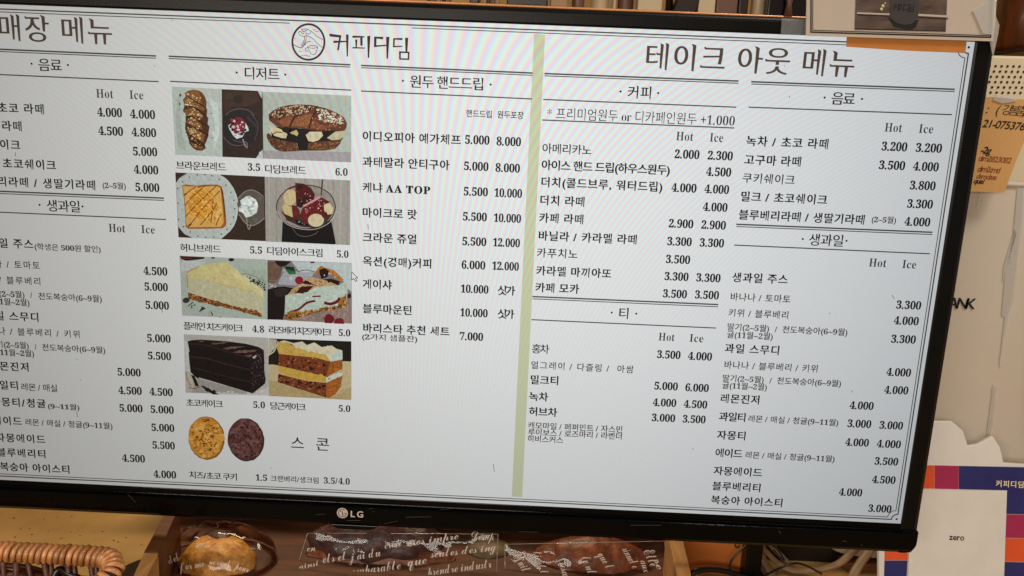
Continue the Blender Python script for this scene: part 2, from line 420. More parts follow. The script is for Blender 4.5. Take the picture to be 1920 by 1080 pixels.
def layout(text, style='serif', dx=0.0, dy=0.0, track=0.0, width=None):
    """-> list of (glyph, x) in em units with the ink starting at 0; width in em fits the ink by tracking"""
    items = []; x = 0.0; first = None; last = 0
    for ch in text:
        g = glyph(ch, 'thin' if style == 'light' and ord(ch) < 0x3000 else 'serif' if style == 'light' else style, dx, dy) if ch != ' ' else None
        a = adv_of(ch) if g is None else g[2]
        if a is None: a = 0.3
        items.append([g, x, ch]); 
        if g:
            if first is None: first = x + g[3]
            last = x + g[4]
        x += a
    nat = last - (first or 0); n = max(len(text) - 1, 1)
    if width is not None: track = (width - nat) / n
    return [(g, q - (first or 0) + track * i) for i, (g, q, _) in enumerate(items) if g], nat + track * n

class Sheet:
    """collects flat coloured shapes lying on a plane: origin o, axes ax (right), ay (up), normal toward the viewer nz"""
    def __init__(s, o, ax, ay, nz):
        s.o, s.ax, s.ay, s.nz = Vector(o), Vector(ax), Vector(ay), Vector(nz)
        s.v = []; s.f = []; s.c = []; s.m = []; s.h = 0.0
    def pt(s, x, y, h): return s.o + s.ax * x + s.ay * y + s.nz * h
    def poly(s, pts, col, step=4e-6, mi=0):
        s.h += step; b = len(s.v)
        if sum(pts[i][0] * pts[(i + 1) % len(pts)][1] - pts[(i + 1) % len(pts)][0] * pts[i][1] for i in range(len(pts))) < 0: pts = pts[::-1]
        s.v += [s.pt(x, y, s.h) for x, y in pts]; s.f.append(tuple(range(b, b + len(pts)))); s.c.append(col); s.m.append(mi)
    def line(s, pts, wd, col, closed=False, mi=0):
        pts = [Vector(p) for p in pts]; n = len(pts)
        for i in range(n if closed else n - 1):
            a, c = pts[i], pts[(i + 1) % n]; d = c - a
            if d.length < 1e-9: continue
            d.normalize(); q = Vector((-d.y, d.x)) * wd / 2; e = d * wd * 0.25
            s.poly([tuple(a - e - q), tuple(c + e - q), tuple(c + e + q), tuple(a - e + q)], col, 1e-6, mi)
    def text(s, t, x, y, em, col, style='serif', dx=0.0, dy=0.0, width=None, track=0.0, ang=0.0, mi=0, slant=0.0, squeeze=False):
        items, wd = layout(t, style, dx, dy, track, None if (width is None or squeeze) else width / em); kx = 1.0
        if squeeze and width: kx = width / em / wd; wd = width / em
        s.h += 2e-6; ca, sa = cos(ang), sin(ang)
        for g, gx in items:
            b = len(s.v)
            for vx, vy, vh in g[0]:
                X = (vx + gx + slant * vy) * em * kx; Y = vy * em
                s.v.append(s.pt(x + X * ca - Y * sa, y + X * sa + Y * ca, s.h + vh))
            for f in g[1]: s.f.append(tuple(b + i for i in f)); s.c.append(col); s.m.append(mi)
        return wd * em
    def build(s, name, mats, parent=None, origin=None):
        if not isinstance(mats, (list, tuple)): mats = [mats]
        o = mesh(name, s.v, s.f, mats[0], parent, origin=origin); me = o.data
        for m in mats[1:]: me.materials.append(m)
        if len(mats) > 1: me.polygons.foreach_set('material_index', s.m)
        ca = me.color_attributes.new('Col', 'FLOAT_COLOR', 'CORNER'); d = []
        for p, c in zip(me.polygons, s.c):
            for _ in p.vertices: d += list(c)
        ca.data.foreach_set('color', d)
        return o
def screen_sheet(h0): 
    q = Sheet((0, 0, 0), (1, 0, 0), (0, 0, 1), (0, -1, 0)); q.h = h0; return q

# ================================================================== THE SETTING
o = box('counter', (-1.6, -0.9, -0.04), (1.6, 1.0, 0.0), M_COUNTER); o['kind'] = 'structure'
o = box('back_wall', (-1.6, 1.0, -0.04), (1.6, 1.05, 1.6), M_WALL); o['kind'] = 'structure'

# ================================================================== THE MONITOR
mon = thing('computer_monitor', 'wide black screen showing a Korean cafe menu with prices and dessert photos', 'monitor', (0, 0.06, 0))
HW, HH = SW / 2, SH / 2
def vz(py, px): return PY(px, py, -0.002).z
TB, SB, LB = 0.0108, 0.0135, 0.0215      # top, side, lower border
xo, zt, zb = HW + SB, Z0 + HH + TB, Z0 - HH - LB
# display panel
scr = screen_sheet(0.0)
scr.poly([(-HW, Z0 - HH), (HW, Z0 - HH), (HW, Z0 + HH), (-HW, Z0 + HH)], lin((228, 230, 227)))
screen = scr.build('screen', M_SCR, mon)
# surround: slim frame pieces standing 2 mm proud, the glossy lower border thicker
def frame_piece(name, prof, x0, x1, mat):
    pts = [(x0, y, z) for y, z in prof]; return prism(name, pts, (x1 - x0, 0, 0), mat, mon)
t_in = Z0 + HH
bevel(frame_piece('top_bezel', [(0.004, t_in), (-0.0012, t_in), (-0.0022, t_in + 0.0012), (-0.0022, t_in + 0.0078), (-0.0006, t_in + 0.0084), (0.0, zt - 0.001), (0.002, zt), (0.014, zt), (0.014, t_in)], -xo + 0.001, xo - 0.001, M_BLACK2), 0.0003)
b_in = Z0 - HH
bevel(frame_piece('lower_bezel', [(0.004, b_in), (-0.0004, b_in), (-0.0004, b_in - 0.0050), (-0.0042, b_in - 0.0056), (-0.0050, b_in - 0.0068), (-0.0042, zb + 0.003), (-0.002, zb), (0.016, zb), (0.016, b_in)], -xo + 0.004, xo - 0.004, M_BLACK), 0.0005)
for sgn in (-1, 1):
    xa, xb = sgn * HW, sgn * xo
    pr = [(xa, 0.004), (xa, -0.0010), (xa + sgn * 0.001, -0.0016), (xb - sgn * 0.004, -0.0016), (xb - sgn * 0.001, 0.0005), (xb, 0.003), (xb, 0.014), (xa, 0.014)]
    o = prism('side_bezel', [(x, y, b_in - 0.0045) for x, y in pr], (0, 0, t_in + 0.006 - b_in + 0.0045), M_BLACK2, mon)
    # rounded outer corners
    for zc, dz in ((t_in + 0.0058, 1), (b_in - 0.004, -1)):
        hgt = (zc - zb) if dz < 0 else (zt - zc); pts = []
        r_ = 0.0085
        if dz < 0: xb -= sgn * 0.0012
        pts = [(xa - sgn * 0.0, zc), (xb, zc)]
        cx, cz = xb - sgn * r_, zc + dz * (hgt - r_) if hgt > r_ else zc
        rz_ = min(r_, hgt)
        for k in range(0, 9):
            a = k * pi / 16; pts.append((cx + sgn * r_ * cos(a), cz + dz * rz_ * sin(a)))
        pts.append((xa, zc + dz * hgt))
        yy = -0.0034 if dz < 0 else -0.0019
        prism('bezel_corner', [(x, yy, z) for x, z in pts], (0, 0.017, 0), M_BLACK if dz < 0 else M_BLACK2, mon, bev=0.0008)
# back shell and neck
prism('back_shell', [(x, 0.0143, z) for x, z in ((-xo + .01, zb + .006), (xo - .01, zb + .006), (xo - .01, zt - .006), (-xo + .01, zt - .006))], (0, 0.022, 0), M_BLACK2, mon, bev=0.006)
box('stand_neck', (-0.03, 0.150, 0.009), (0.03, 0.17, 0.26), M_BLACK2, mon, bev=0.004)
ft = []
for k in range(28):
    a = 2 * pi * k / 28; ft.append((-0.08 + 0.22 * cos(a), 0.216 + 0.079 * sin(a), 0.001))
prism('stand_foot', ft, (0, 0, 0.008), plain('stand_grey_plastic', (70, 62, 46), 0.35), mon, bev=0.003)
box('neck_arm', (-0.03, 0.0365, 0.20), (0.03, 0.1497, 0.255), M_BLACK2, mon, bev=0.004)
# receiver bump under the logo
c0 = PY(664, 983, -0.003)
pts = [(c0.x + a, -0.003, zb - 0.0004 + b) for a, b in ((-0.0185, 0.001), (-0.0145, -0.0016), (-0.0115, -0.0026), (0.0115, -0.0026), (0.0145, -0.0016), (0.0185, 0.001))]
prism('receiver_bump', pts, (0, 0.014, 0), M_BLACK, mon, bev=0.0006)
# maker's mark
lg = Sheet((0, -0.0052, 0), (1, 0, 0), (0, 0, 1), (0, -1, 0))
def LX(px, py): p = PY(px, py, -0.0052); return (p.x, p.z)
cx, cz = LX(642, 962); rr = 0.00405
lg.poly([(cx + rr * cos(2 * pi * k / 36), cz + rr * sin(2 * pi * k / 36)) for k in range(36)], lin((205, 195, 185)))
ring = [(cx + rr * .72 * cos(a), cz + rr * .72 * sin(a)) for a in [R(50 + i * 10) for i in range(32)]]
lg.line(ring, rr * 0.13, (0, 0, 0, 1), mi=1); lg.line([(cx + rr * .72, cz - rr * .02), (cx + rr * .25, cz - rr * .02)], rr * 0.13, (0, 0, 0, 1), mi=1)
lg.line([(cx - rr * .02, cz + rr * .36), (cx - rr * .02, cz - rr * .36), (cx + rr * .26, cz - rr * .36)], rr * 0.15, (0, 0, 0, 1), mi=1)
lg.poly([(cx - rr * .34 + rr * .12 * cos(2 * pi * k / 12), cz + rr * .3 + rr * .12 * sin(2 * pi * k / 12)) for k in range(12)], (0, 0, 0, 1), mi=1)
x, z = LX(657.5, 969); x2, _ = LX(681, 969)
lg.text('LG', x, z, 0.0068, lin((205, 195, 185)), style='plain', dx=0.025, dy=0.02, width=x2 - x)
lg.build('maker_logo', [M_LOGO, M_LOGOK], mon)
# dust and fine scratches on the lower border catch the light
ds = Sheet((0, -0.0051, 0), (1, 0, 0), (0, 0, 1), (0, -1, 0))
for (a, b, c, d, wq) in ((239, 926, 254, 942, .00022), (760, 970, 808, 969, .0003), (1182, 985, 1240, 985, .0003), (720, 982, 745, 977, .0002), (826, 956, 850, 953, .0002), (592, 965, 608, 964, .0002), (650, 976, 676, 976, .0003), (690, 955, 700, 953, .0002), (972, 997, 1008, 998, .0002), (1460, 995, 1464, 1001, .0003), (1580, 1014, 1588, 1016, .0003), (1614, 1021, 1617, 1024, .0003), (698, 960, 702, 959, .0002), (723, 958, 725, 957, .0002)):
    p, q = LX(a, b), LX(c, d)
    ds.line([p, q], wq * 0.7, (0, 0, 0, 1))
ds.build('scratch_marks', plain('scratch', (96, 88, 80), 0.3), mon)['kind'] = 'stuff'

# ---------------- menu lettering
K = 1 / 2700.0
INK = lin((20, 20, 20)); GREY = lin((40, 38, 36)); BROWN = lin((84, 67, 57)); SUB = lin((66, 56, 48)); RULE = lin((70, 72, 66))
#        em(px)  colour dx     dy     yc(em)  track
CLS = {
 'T': (50.0, BROWN, 0.004, -0.012, 0.375, 0.03),
 'H': (24.0, INK, 0.004, -0.006, 0.375, 0.02),
 'D': (24.0, INK, 0.0, 0.0, 0.345, 0.0),
 'I': (19.8, INK, 0.018, 0.004, 0.375, 0.10),
 'J': (19.8, lin((28, 28, 28)), 0.004, -0.004, 0.375, 0.10),
 'P': (21.2, INK, 0.008, 0.002, 0.345, 0.0),
 'Q': (22.0, lin((60, 58, 58)), -0.018, -0.010, 0.335, 0.0),
 'S': (16.6, SUB, 0.004, 0.0, 0.375, 0.12),
 'U': (15.3, SUB, 0.006, 0.0, 0.375, 0.0),
 'V': (13.8, SUB, 0.008, 0.0, 0.375, 0.0),
 'W': (14.4, GREY, 0.006, 0.0, 0.375, 0.0),
 'C': (17.0, lin((22, 22, 22)), 0.014, -0.006, 0.375, 0.0),
 'E': (18.6, INK, 0.0, -0.004, 0.345, 0.0),
 'K': (30.0, INK, -0.004, -0.008, 0.375, 0.0),
 'R': (23.0, lin((36, 34, 36)), -0.012, -0.014, 0.375, 0.0),
}
def put(sh, cls, text, x0, yc, x1):
    em, col, dx, dy, yo, tr = CLS[cls]; em *= K; dx += 0.013; dy += 0.010
    if x0 is None:
        u1, v = S(x1, yc); items, wd = layout(text, 'serif', dx, dy, tr); u0 = u1 - wd * em
        sh.text(text, u0, v - yo * em, em, col, dx=dx, dy=dy, track=tr)
    else:
        u0, v = S(x0, yc)
        if x1 is None: sh.text(text, u0, v - yo * em, em, col, dx=dx, dy=dy, track=tr); return
        u1, _ = S(x1, yc + 0.045 * (x1 - x0))
        sh.text(text, u0, v - yo * em, em, col, dx=dx, dy=dy, width=u1 - u0, squeeze=cls in 'PQEVUWR', style='light' if cls in 'RU' else 'serif')
def rule(sh, x0, y0, x1, y1, wd=0.00055):
    a = S(x0, y0); b = S(x1, y1); z = (a[1] + b[1]) / 2
    sh.line([(a[0], a[1]), (b[0], b[1])], wd, RULE)
def drule(sh, x0, y0, x1, y1):
    rule(sh, x0, y0, x1, y1, 0.00085); rule(sh, x0, y0 + 4.2, x1, y1 + 4.2, 0.0004)
def dots(sh, *ps):
    for (x, y) in ps:
        u, v = S(x, y); r = 0.00072
        sh.poly([(u + r * cos(k * pi / 5), v + r * sin(k * pi / 5)) for k in range(10)], INK, 1e-6)
SECT = {
 'in-store drinks section': dict(
   head=[('T', '매장 메뉴', -2, 51, 210), ('H', '음료', 72, 121, 116), ('H', '생과일', 88, 385, 150)],
   dots=[(59.5, 119.5), (127.5, 122), (74.5, 384), (155, 387)],
   items=[('I', '녹차 / 초코 라떼', None, 205, 82.5), ('I', '고구마 라떼', None, 237, 41), ('I', '쿠키쉐이크', None, 272, 38), ('I', '밀크 / 초코쉐이크', None, 310, 105), ('I', '블루베리라떼 / 생딸기라떼', None, 347.5, 179), ('V', '(2~5월)', 192.5, 347, 236),
     ('I', '생과일 주스', None, 458, 62.5), ('V', '(학생은 500원 할인)', 65, 462, 189), ('S', '바나나 / 토마토', None, 498, 75), ('S', '키위 / 블루베리', None, 528, 76),
     ('U', '딸기(2~5월)', None, 552.5, 46), ('U', '/', 57, 553, 60.5), ('U', '천도복숭아(6~9월)', 72, 555, 191), ('U', '귤(11월~2월)', None, 567.5, 55.5),
     ('I', '과일 스무디', None, 595, 72.5), ('S', '바나나 / 블루베리 / 키위', None, 627, 149.5), ('U', '딸기(2~5월)', None, 648, 54), ('U', '/', 65, 650, 68.5), ('U', '천도복숭아(6~9월)', 79, 651, 197.5), ('U', '귤(11월~2월)', None, 663, 64),
     ('I', '레몬진저', None, 688.5, 54), ('I', '과일티', None, 723, 34), ('S', '레몬 / 매실', 40, 725, 107.5), ('I', '자몽티/청귤', None, 757, 86), ('V', '(9~11월)', 90, 761, 149),
     ('I', '에이드', None, 790, 41), ('U', '레몬 / 매실 / 청귤(9~11월)', 47.5, 791, 211), ('I', '자몽에이드', None, 824, 85), ('I', '블루베리티', None, 851.5, 85.5), ('I', '복숭아 아이스티', 0, 874, 130.5)],
   prices=[('Q', 'Hot', 180.5, 175, 212.5), ('Q', 'Ice', 243, 177.5, 269), ('P', '4.000', 182.5, 210, 229), ('P', '4.000', 244, 213.5, 291), ('P', '4.500', 184.5, 245, 231), ('P', '4.800', 247, 247.5, 293), ('P', '5.000', 249.5, 283.5, 295), ('P', '4.000', 251, 317.5, 297), ('P', '5.000', 254, 350.5, 299),
     ('Q', 'Hot', 204, 427, 235), ('Q', 'Ice', 265, 429.5, 290.5), ('P', '4.500', 269, 507.5, 314), ('P', '5.000', 271, 537, 315), ('P', '5.000', 273, 571.5, 317), ('P', '5.000', 276, 633.5, 320), ('P', '5.500', 277.5, 666.5, 321), ('P', '5.000', 220.5, 697, 264), ('P', '4.500', 222, 731.5, 266), ('P', '4.500', 280.5, 734, 324), ('P', '5.000', 224, 764.5, 267.5), ('P', '5.000', 282.5, 767, 326), ('P', '5.000', 284, 801, 327), ('P', '5.500', 286, 834, 328), ('P', '4.500', 229, 858.5, 272), ('P', '4.000', 288, 888.5, 330.5)],
   rules=[('d', -78, 89, 292, 105), ('s', -75, 136.5, 297, 153), ('d', -62, 356, 307, 371.5), ('s', -60, 395.2, 311, 411.5)]),
 'dessert section': dict(
   head=[('H', '디저트', 459, 137, 524), ('K', '스 콘', 545.5, 830, 617)], dots=[(444, 136), (535, 140)],
   items=[('C', '브라운브레드', 330.5, 309.5, 424), ('C', '디딤브레드', 497, 316.5, 574), ('C', '허니브레드', 337.5, 464, 414), ('C', '디딤아이스크림', 501, 470, 605), ('C', '플레인 치즈케이크', 344, 610.5, 456), ('C', '라즈베리 치즈케이크', 504, 618, 622), ('C', '초코케이크', 349, 754.5, 418), ('C', '당근케이크', 507, 760.5, 573.5), ('C', '치즈/초코 쿠키', 355, 890, 444.5), ('W', '크랜베리/생크림', 507.5, 896.5, 597.5)],
   prices=[('E', '3.5', 464.5, 313, 488), ('E', '6.0', 629, 322, 652), ('E', '5.5', 469, 468.5, 491.5), ('E', '5.0', 631.5, 476, 653.5), ('E', '4.8', 473, 616.5, 495.5), ('E', '5.0', 635, 623.5, 657), ('E', '5.0', 475, 758.5, 497), ('E', '5.0', 635, 765.5, 657), ('E', '1.5', 479.5, 895, 501), ('E', '3.5/4.0', 607, 900.5, 656)],
   rules=[('d', 317, 105.5, 656.5, 121.5), ('s', 319.5, 152.5, 658, 169)]),
 'hand drip section': dict(
   head=[('H', '원두 핸드드립', 769, 152.5, 906)], dots=[(755.5, 151.5), (920, 158.5)],
   items=[('W', '핸드드립', 874, 212.5, 922), ('W', '원두포장', 932.5, 214.5, 982), ('I', '이디오피아 예가체프', 680, 255, 864), ('I', '과테말라 안티구아', 680, 303, 843), ('I', '케냐 AA TOP', 680, 351, 807), ('I', '마이크로 랏', 680, 398, 782), ('I', '크라운 쥬얼', 680, 444.5, 781), ('I', '옥션(경매)커피', 680, 489, 809), ('I', '게이샤', 680, 532, 735), ('I', '블루마운틴', 680, 578, 772), ('I', '바리스타 추천 세트', 680, 614.5, 843), ('V', '(2가지 샘플잔)', 679, 631, 782.5),
     ('I', '싯가', 933, 544, 966), ('I', '싯가', 933, 588, 964.5)],
   prices=[('P', '5.000', 872, 261.5, 918), ('P', '8.000', 931, 264.5, 977), ('P', '5.000', 870, 311, 916), ('P', '8.000', 929, 314, 975), ('P', '5.500', 869.5, 358.5, 915), ('P', '10.000', 927, 361, 979), ('P', '5.500', 868, 405.5, 913), ('P', '10.000', 926, 408, 977), ('P', '5.500', 867, 452, 912), ('P', '12.000', 924.5, 454, 975), ('P', '6.000', 865.5, 496, 910), ('P', '12.000', 923, 498, 973), ('P', '10.000', 864, 541, 916), ('P', '10.000', 863, 585.5, 914.5), ('P', '7.000', 862, 630, 906)],
   rules=[('d', 677.5, 122.8, 998, 137), ('s', 677.5, 170.7, 997, 185.5)]),
 'take-out coffee section': dict(
   head=[('T', '테이크 아웃 메뉴', 1212, 105, 1602), ('H', '커피', 1177, 172.5, 1221), ('H', '티', 1161, 587, 1180)], dots=[(1163.5, 171.5), (1234, 174.5), (1147, 586), (1193, 588)],
   items=[('R', '* 프리미엄원두 or 디카페인원두 +1.000', 1026, 212, 1377.5), ('J', '아메리카노', 1017, 278, 1109), ('I', '아이스 핸드 드립(하우스원두)', 1015.5, 309, 1256), ('I', '더치(콜드브루, 워터드립)', 1015, 341, 1242), ('I', '더치 라떼', 1013, 375, 1096), ('I', '카페 라떼', 1011, 408, 1094), ('I', '바닐라 / 카라멜 라떼', 1009, 441.5, 1194), ('J', '카푸치노', 1007, 473.5, 1083), ('I', '카라멜 마끼아또', 1005.5, 507, 1146), ('I', '카페 모카', 1004, 538.5, 1086),
     ('J', '홍차', 997, 653.5, 1030), ('S', '얼그레이 / 다즐링 /  아쌈', 996, 684, 1188), ('I', '밀크티', 995, 711.5, 1047), ('I', '녹차', 992, 743, 1028), ('I', '허브차', 991.5, 771, 1045), ('U', '캐모마일 / 페퍼민트 / 자스민', 990, 797, 1167), ('U', '루이보스 / 로즈마리 / 라벤더', 990, 809.7, 1166), ('U', '히비스커스', 989, 822, 1056)],
   prices=[('Q', 'Hot', 1268, 255, 1300), ('Q', 'Ice', 1331, 257.5, 1356), ('P', '2.000', 1265, 288.5, 1311.5), ('P', '2.300', 1327, 291, 1374), ('P', '4.500', 1324, 321.5, 1371), ('P', '4.000', 1259, 351.5, 1306), ('P', '4.000', 1321, 354, 1367), ('P', '4.000', 1318, 387.5, 1364), ('P', '2.900', 1254, 418.5, 1300), ('P', '2.900', 1315, 421, 1361), ('P', '3.300', 1251, 452, 1297), ('P', '3.300', 1312, 454.5, 1357.5), ('P', '3.500', 1248.5, 485.5, 1294), ('P', '3.300', 1246, 517.5, 1291), ('P', '3.300', 1305.5, 520, 1351), ('P', '3.500', 1243, 550, 1288), ('P', '3.500', 1303, 552, 1348),
     ('Q', 'Hot', 1235, 631, 1265), ('Q', 'Ice', 1293, 633.5, 1319), ('P', '3.500', 1232, 664, 1276), ('P', '4.000', 1290, 667, 1335), ('P', '5.000', 1227, 723, 1271), ('P', '6.000', 1285, 726, 1329), ('P', '4.000', 1224, 754, 1268), ('P', '4.500', 1282, 757, 1326), ('P', '3.000', 1222, 782.5, 1266), ('P', '3.500', 1280, 785, 1323)],
   rules=[('d', 1021.5, 138, 1384, 152), ('s', 1019, 186.5, 1380, 201), ('s', 1017, 225, 1376, 240), ('d', 999, 556, 1346, 571), ('s', 997, 599.3, 1342, 615)]),
 'take-out drinks section': dict(
   head=[('H', '음료', 1559, 184, 1603), ('H', '생과일', 1517, 449, 1581)], dots=[(1546, 183), (1616, 185.5), (1505, 448), (1587, 451.5)],
   items=[('I', '녹차 / 초코 라떼', 1399, 264, 1553), ('I', '고구마 라떼', 1395.5, 299, 1502), ('J', '쿠키쉐이크', 1392, 333.5, 1490), ('I', '밀크 / 초코쉐이크', 1389.5, 368, 1551), ('I', '블루베리라떼 / 생딸기라떼', 1385, 402, 1621), ('V', '(2~5월)', 1634.5, 411, 1680),
     ('I', '생과일 주스', 1373, 519.5, 1477), ('S', '바나나 / 토마토', 1369, 556, 1482), ('S', '키위 / 블루베리', 1366, 586, 1478), ('U', '딸기(2~5월)', 1364, 612.5, 1442), ('U', '/', 1452.5, 617, 1457), ('U', '천도복숭아(6~9월)', 1467, 617.5, 1589), ('U', '귤(11월~2월)', 1363, 627, 1449),
     ('I', '과일 스무디', 1359, 652.5, 1461), ('S', '바나나 / 블루베리 / 키위', 1357.5, 683.5, 1533), ('U', '딸기(2~5월)', 1355, 708.5, 1432), ('U', '/', 1442.5, 713, 1447), ('U', '천도복숭아(6~9월)', 1457, 713.5, 1577), ('U', '귤(11월~2월)', 1354, 722, 1438),
     ('I', '레몬진저', 1351, 746.5, 1424), ('I', '과일티', 1348, 780.5, 1398), ('U', '레몬 / 매실 / 청귤(9~11월)', 1403, 784.5, 1572), ('I', '자몽티', 1344.5, 815, 1398), ('I', '에이드', 1341.5, 848.5, 1392), ('U', '레몬 / 매실 / 청귤(9~11월)', 1397.5, 852.5, 1565), ('I', '자몽에이드', 1338, 882, 1429), ('I', '블루베리티', 1335.5, 910.5, 1426), ('I', '복숭아 아이스티', 1333, 936.5, 1467)],
   prices=[('Q', 'Hot', 1659, 238.5, 1691.5), ('Q', 'Ice', 1723, 241, 1750), ('P', '3.200', 1653, 274, 1701), ('P', '3.200', 1717, 276.5, 1766), ('P', '3.500', 1648, 309, 1697), ('P', '4.000', 1712, 311.5, 1760), ('P', '3.800', 1706, 347, 1754), ('P', '3.300', 1701, 381.5, 1749), ('P', '4.000', 1696, 415, 1744),
     ('Q', 'Hot', 1629.5, 492, 1662), ('Q', 'Ice', 1692, 495, 1718), ('P', '3.300', 1680.5, 571, 1727), ('P', '4.000', 1676, 600.5, 1722.5), ('P', '3.300', 1671, 635, 1717), ('P', '4.000', 1662, 697, 1708), ('P', '4.000', 1658, 730.5, 1703), ('P', '4.000', 1593, 759.5, 1638), ('P', '3.000', 1589, 793.5, 1633.5), ('P', '3.000', 1649, 796.5, 1693), ('P', '4.000', 1585, 828.5, 1629), ('P', '4.000', 1644, 831.5, 1689), ('P', '3.500', 1640, 864, 1684), ('P', '4.500', 1635, 898.5, 1679), ('P', '4.000', 1573, 922, 1616.5), ('P', '3.000', 1628, 952.5, 1671.5)],
   rules=[('d', 1409, 153.3, 1789.5, 167.5), ('s', 1404, 201, 1784, 215), ('d', 1381, 420.5, 1747.5, 435.5), ('s', 1377, 459.5, 1743, 475.8)]),
}
prefetch([font_char(ch, 'serif') for d in SECT.values() for k in ('head', 'items', 'prices') for it in d[k] for ch in it[1]])
prefetch("LG커피디딤:(강봄춤)21-0753764-gdsmcmdclassqualBANKzeroORTS")
prefetch([font_char(ch, 'script') for ch in "elsetj'aiducriremesimpreDompcomparablequeseulesdesingprendreindustrenNuittienlusaElleauxseformepoursmetbeh()"])
for nm, d in SECT.items():
    for key, oname in (('head', 'menu_heading'), ('items', 'menu_item_text'), ('prices', 'menu_price_text')):
        for it in d[key]: sh = screen_sheet(0.00016); put(sh, *it); sh.build(oname, M_SCR, screen)
    for q in d['dots']: sh = screen_sheet(0.00016); dots(sh, q); sh.build('heading_dot', M_SCR, screen)
    for r_ in d['rules']:
        sh = screen_sheet(0.00012); rule(sh, *r_[1:], 0.00098 if r_[0] == 'd' else 0.00078); sh.build('ruled_line', M_SCR, screen)
        if r_[0] == 'd': sh = screen_sheet(0.00012); rule(sh, r_[1], r_[2] + 4.2, r_[3], r_[4] + 4.2, 0.0006); sh.build('ruled_line', M_SCR, screen)
# olive divider
sh = screen_sheet(0.00004)
a, b, c, d = S(1001.5, 64), S(1022, 65), S(979, 932), S(959.5, 931)
sh.poly([a, b, c, d], lin((200, 204, 168))); sh.build('divider_stripe', M_SCR, screen)
# page border: an outer and an inner hairline with scooped corners and corner dots
sh = screen_sheet(0.00008)
def border(ins, wd, scoop, gap=None):
    L_, R_, B_, T_ = -HW + ins, HW - ins, Z0 - HH + ins, Z0 + HH - ins; s_ = scoop
    def corner(cx, cz, sx, sz):
        return [(cx + sx * -s_ * sin(t * pi / 8) if False else cx - sx * s_ * cos(t * pi / 8), cz - sz * s_ * sin(t * pi / 8)) for t in range(5)]
    tr = corner(R_, T_, 1, 1); br = corner(R_, B_, 1, -1); tl = corner(L_, T_, -1, 1); bl = corner(L_, B_, -1, -1)
    if gap:
        sh.line([(gap[1], T_)] + tr + br[::-1] + bl + tl[::-1] + [(gap[0], T_)], wd, RULE)
    else: sh.line(tr + br[::-1] + bl + tl[::-1], wd, RULE, closed=True)
border(0.0030, 0.00085, 0.0042)
border(0.0048, 0.00055, 0.0052, (S(543, 42)[0], S(773, 53)[0]))
for sx in (-1, 1):
    for sz in (-1, 1):
        u, v = sx * (HW - 0.0034), Z0 + sz * (HH - 0.0034); sh.poly([(u + .0008 * cos(k * pi / 4), v + .0008 * sin(k * pi / 4)) for k in range(8)], INK)
sh.build('page_border', M_SCR, screen)
# cafe mark: pouring hand in a ring, and the brush-written name
LZ = lambda pts: [S(530 + x / 7.385, 30 + y / 7.385) for x, y in pts]
sh = screen_sheet(0.0001); DB = lin((58, 28, 20))
ell = lambda cx, cy, rx, ry, n=40, a0=0, a1=360: [(cx + rx * cos(R(a0 + (a1 - a0) * k / n)), cy + ry * sin(R(a0 + (a1 - a0) * k / n))) for k in range(n + 1)]
sh.line(LZ(ell(357, 360, 222, 246)), 0.00125, DB)
for pl, wd in (([(218, 225), (240, 265), (300, 285), (325, 270)], 6), ([(265, 185), (330, 180), (375, 200), (420, 230), (470, 280), (555, 325)], 7), ([(330, 270), (420, 315), (480, 380), (555, 438)], 7), ([(300, 290), (312, 340), (300, 400), (260, 440), (215, 430), (150, 395)], 9), ([(310, 400), (335, 365), (385, 350)], 8), ([(265, 185), (280, 215), (320, 205), (345, 190)], 7), ([(218, 225), (250, 215), (275, 245), (300, 235)], 7), ([(380, 215), (385, 240), (350, 250), (330, 235)], 6), ([(345, 425), (380, 412), (440, 412), (485, 430), (450, 525), (395, 525), (350, 440)], 7), ([(345, 430), (415, 448), (485, 432)], 6), ([(348, 440), (318, 450), (318, 480), (355, 488)], 7), ([(320, 210), (330, 300), (322, 360)], 4), ([(218, 488), (272, 490)], 5), ([(250, 555), (320, 548), (385, 560)], 6), ([(420, 190), (455, 192)], 5), ([(450, 212), (500, 212)], 6), ([(505, 485), (535, 480)], 4), ([(160, 312), (185, 314)], 4)):
    sh.line(LZ(spline(pl, 4)), wd / 7.385 * K, DB)
for k in range(9):
    t = k / 9; sh.line(LZ([(303 - 6 * t, 330 + 90 * t), (285 - 40 * t, 345 + 85 * t)]), 3.5 / 7.385 * K, DB)
for q in ([(645, 245), (815, 268), (812, 300), (655, 285)], [(815, 268), (780, 475), (755, 475), (785, 290)], [(705, 342), (885, 345), (885, 362), (705, 375)], [(878, 258), (915, 258), (905, 562), (888, 562)],
          [(968, 272), (1134, 280), (1134, 298), (968, 304)], [(1005, 325), (1035, 325), (1030, 440), (1012, 440)], [(1075, 300), (1108, 300), (1108, 412), (1078, 412)], [(968, 430), (1140, 438), (1140, 452), (970, 450)],
          [(1172, 278), (1216, 274), (1200, 580), (1180, 580)], [(1268, 285), (1395, 290), (1390, 325), (1268, 308)], [(1268, 285), (1302, 290), (1298, 432), (1266, 432)], [(1266, 408), (1440, 398), (1440, 416), (1266, 432)], [(1434, 290), (1480, 290), (1460, 592), (1440, 592)],
          [(1532, 308), (1660, 305), (1660, 335), (1532, 326)], [(1532, 308), (1556, 315), (1550, 435), (1528, 435)], [(1528, 415), (1660, 412), (1660, 428), (1528, 435)], [(1696, 302), (1740, 302), (1728, 500), (1702, 500)],
          [(1612, 488), (1758, 496), (1758, 518), (1612, 510)], [(1612, 488), (1638, 490), (1636, 605), (1615, 605)], [(1615, 585), (1754, 588), (1754, 610), (1615, 605)], [(1735, 496), (1758, 496), (1754, 610), (1733, 608)]):
    sh.poly(LZ(q), DB)
sh.build('cafe_logo', M_SCR, screen)
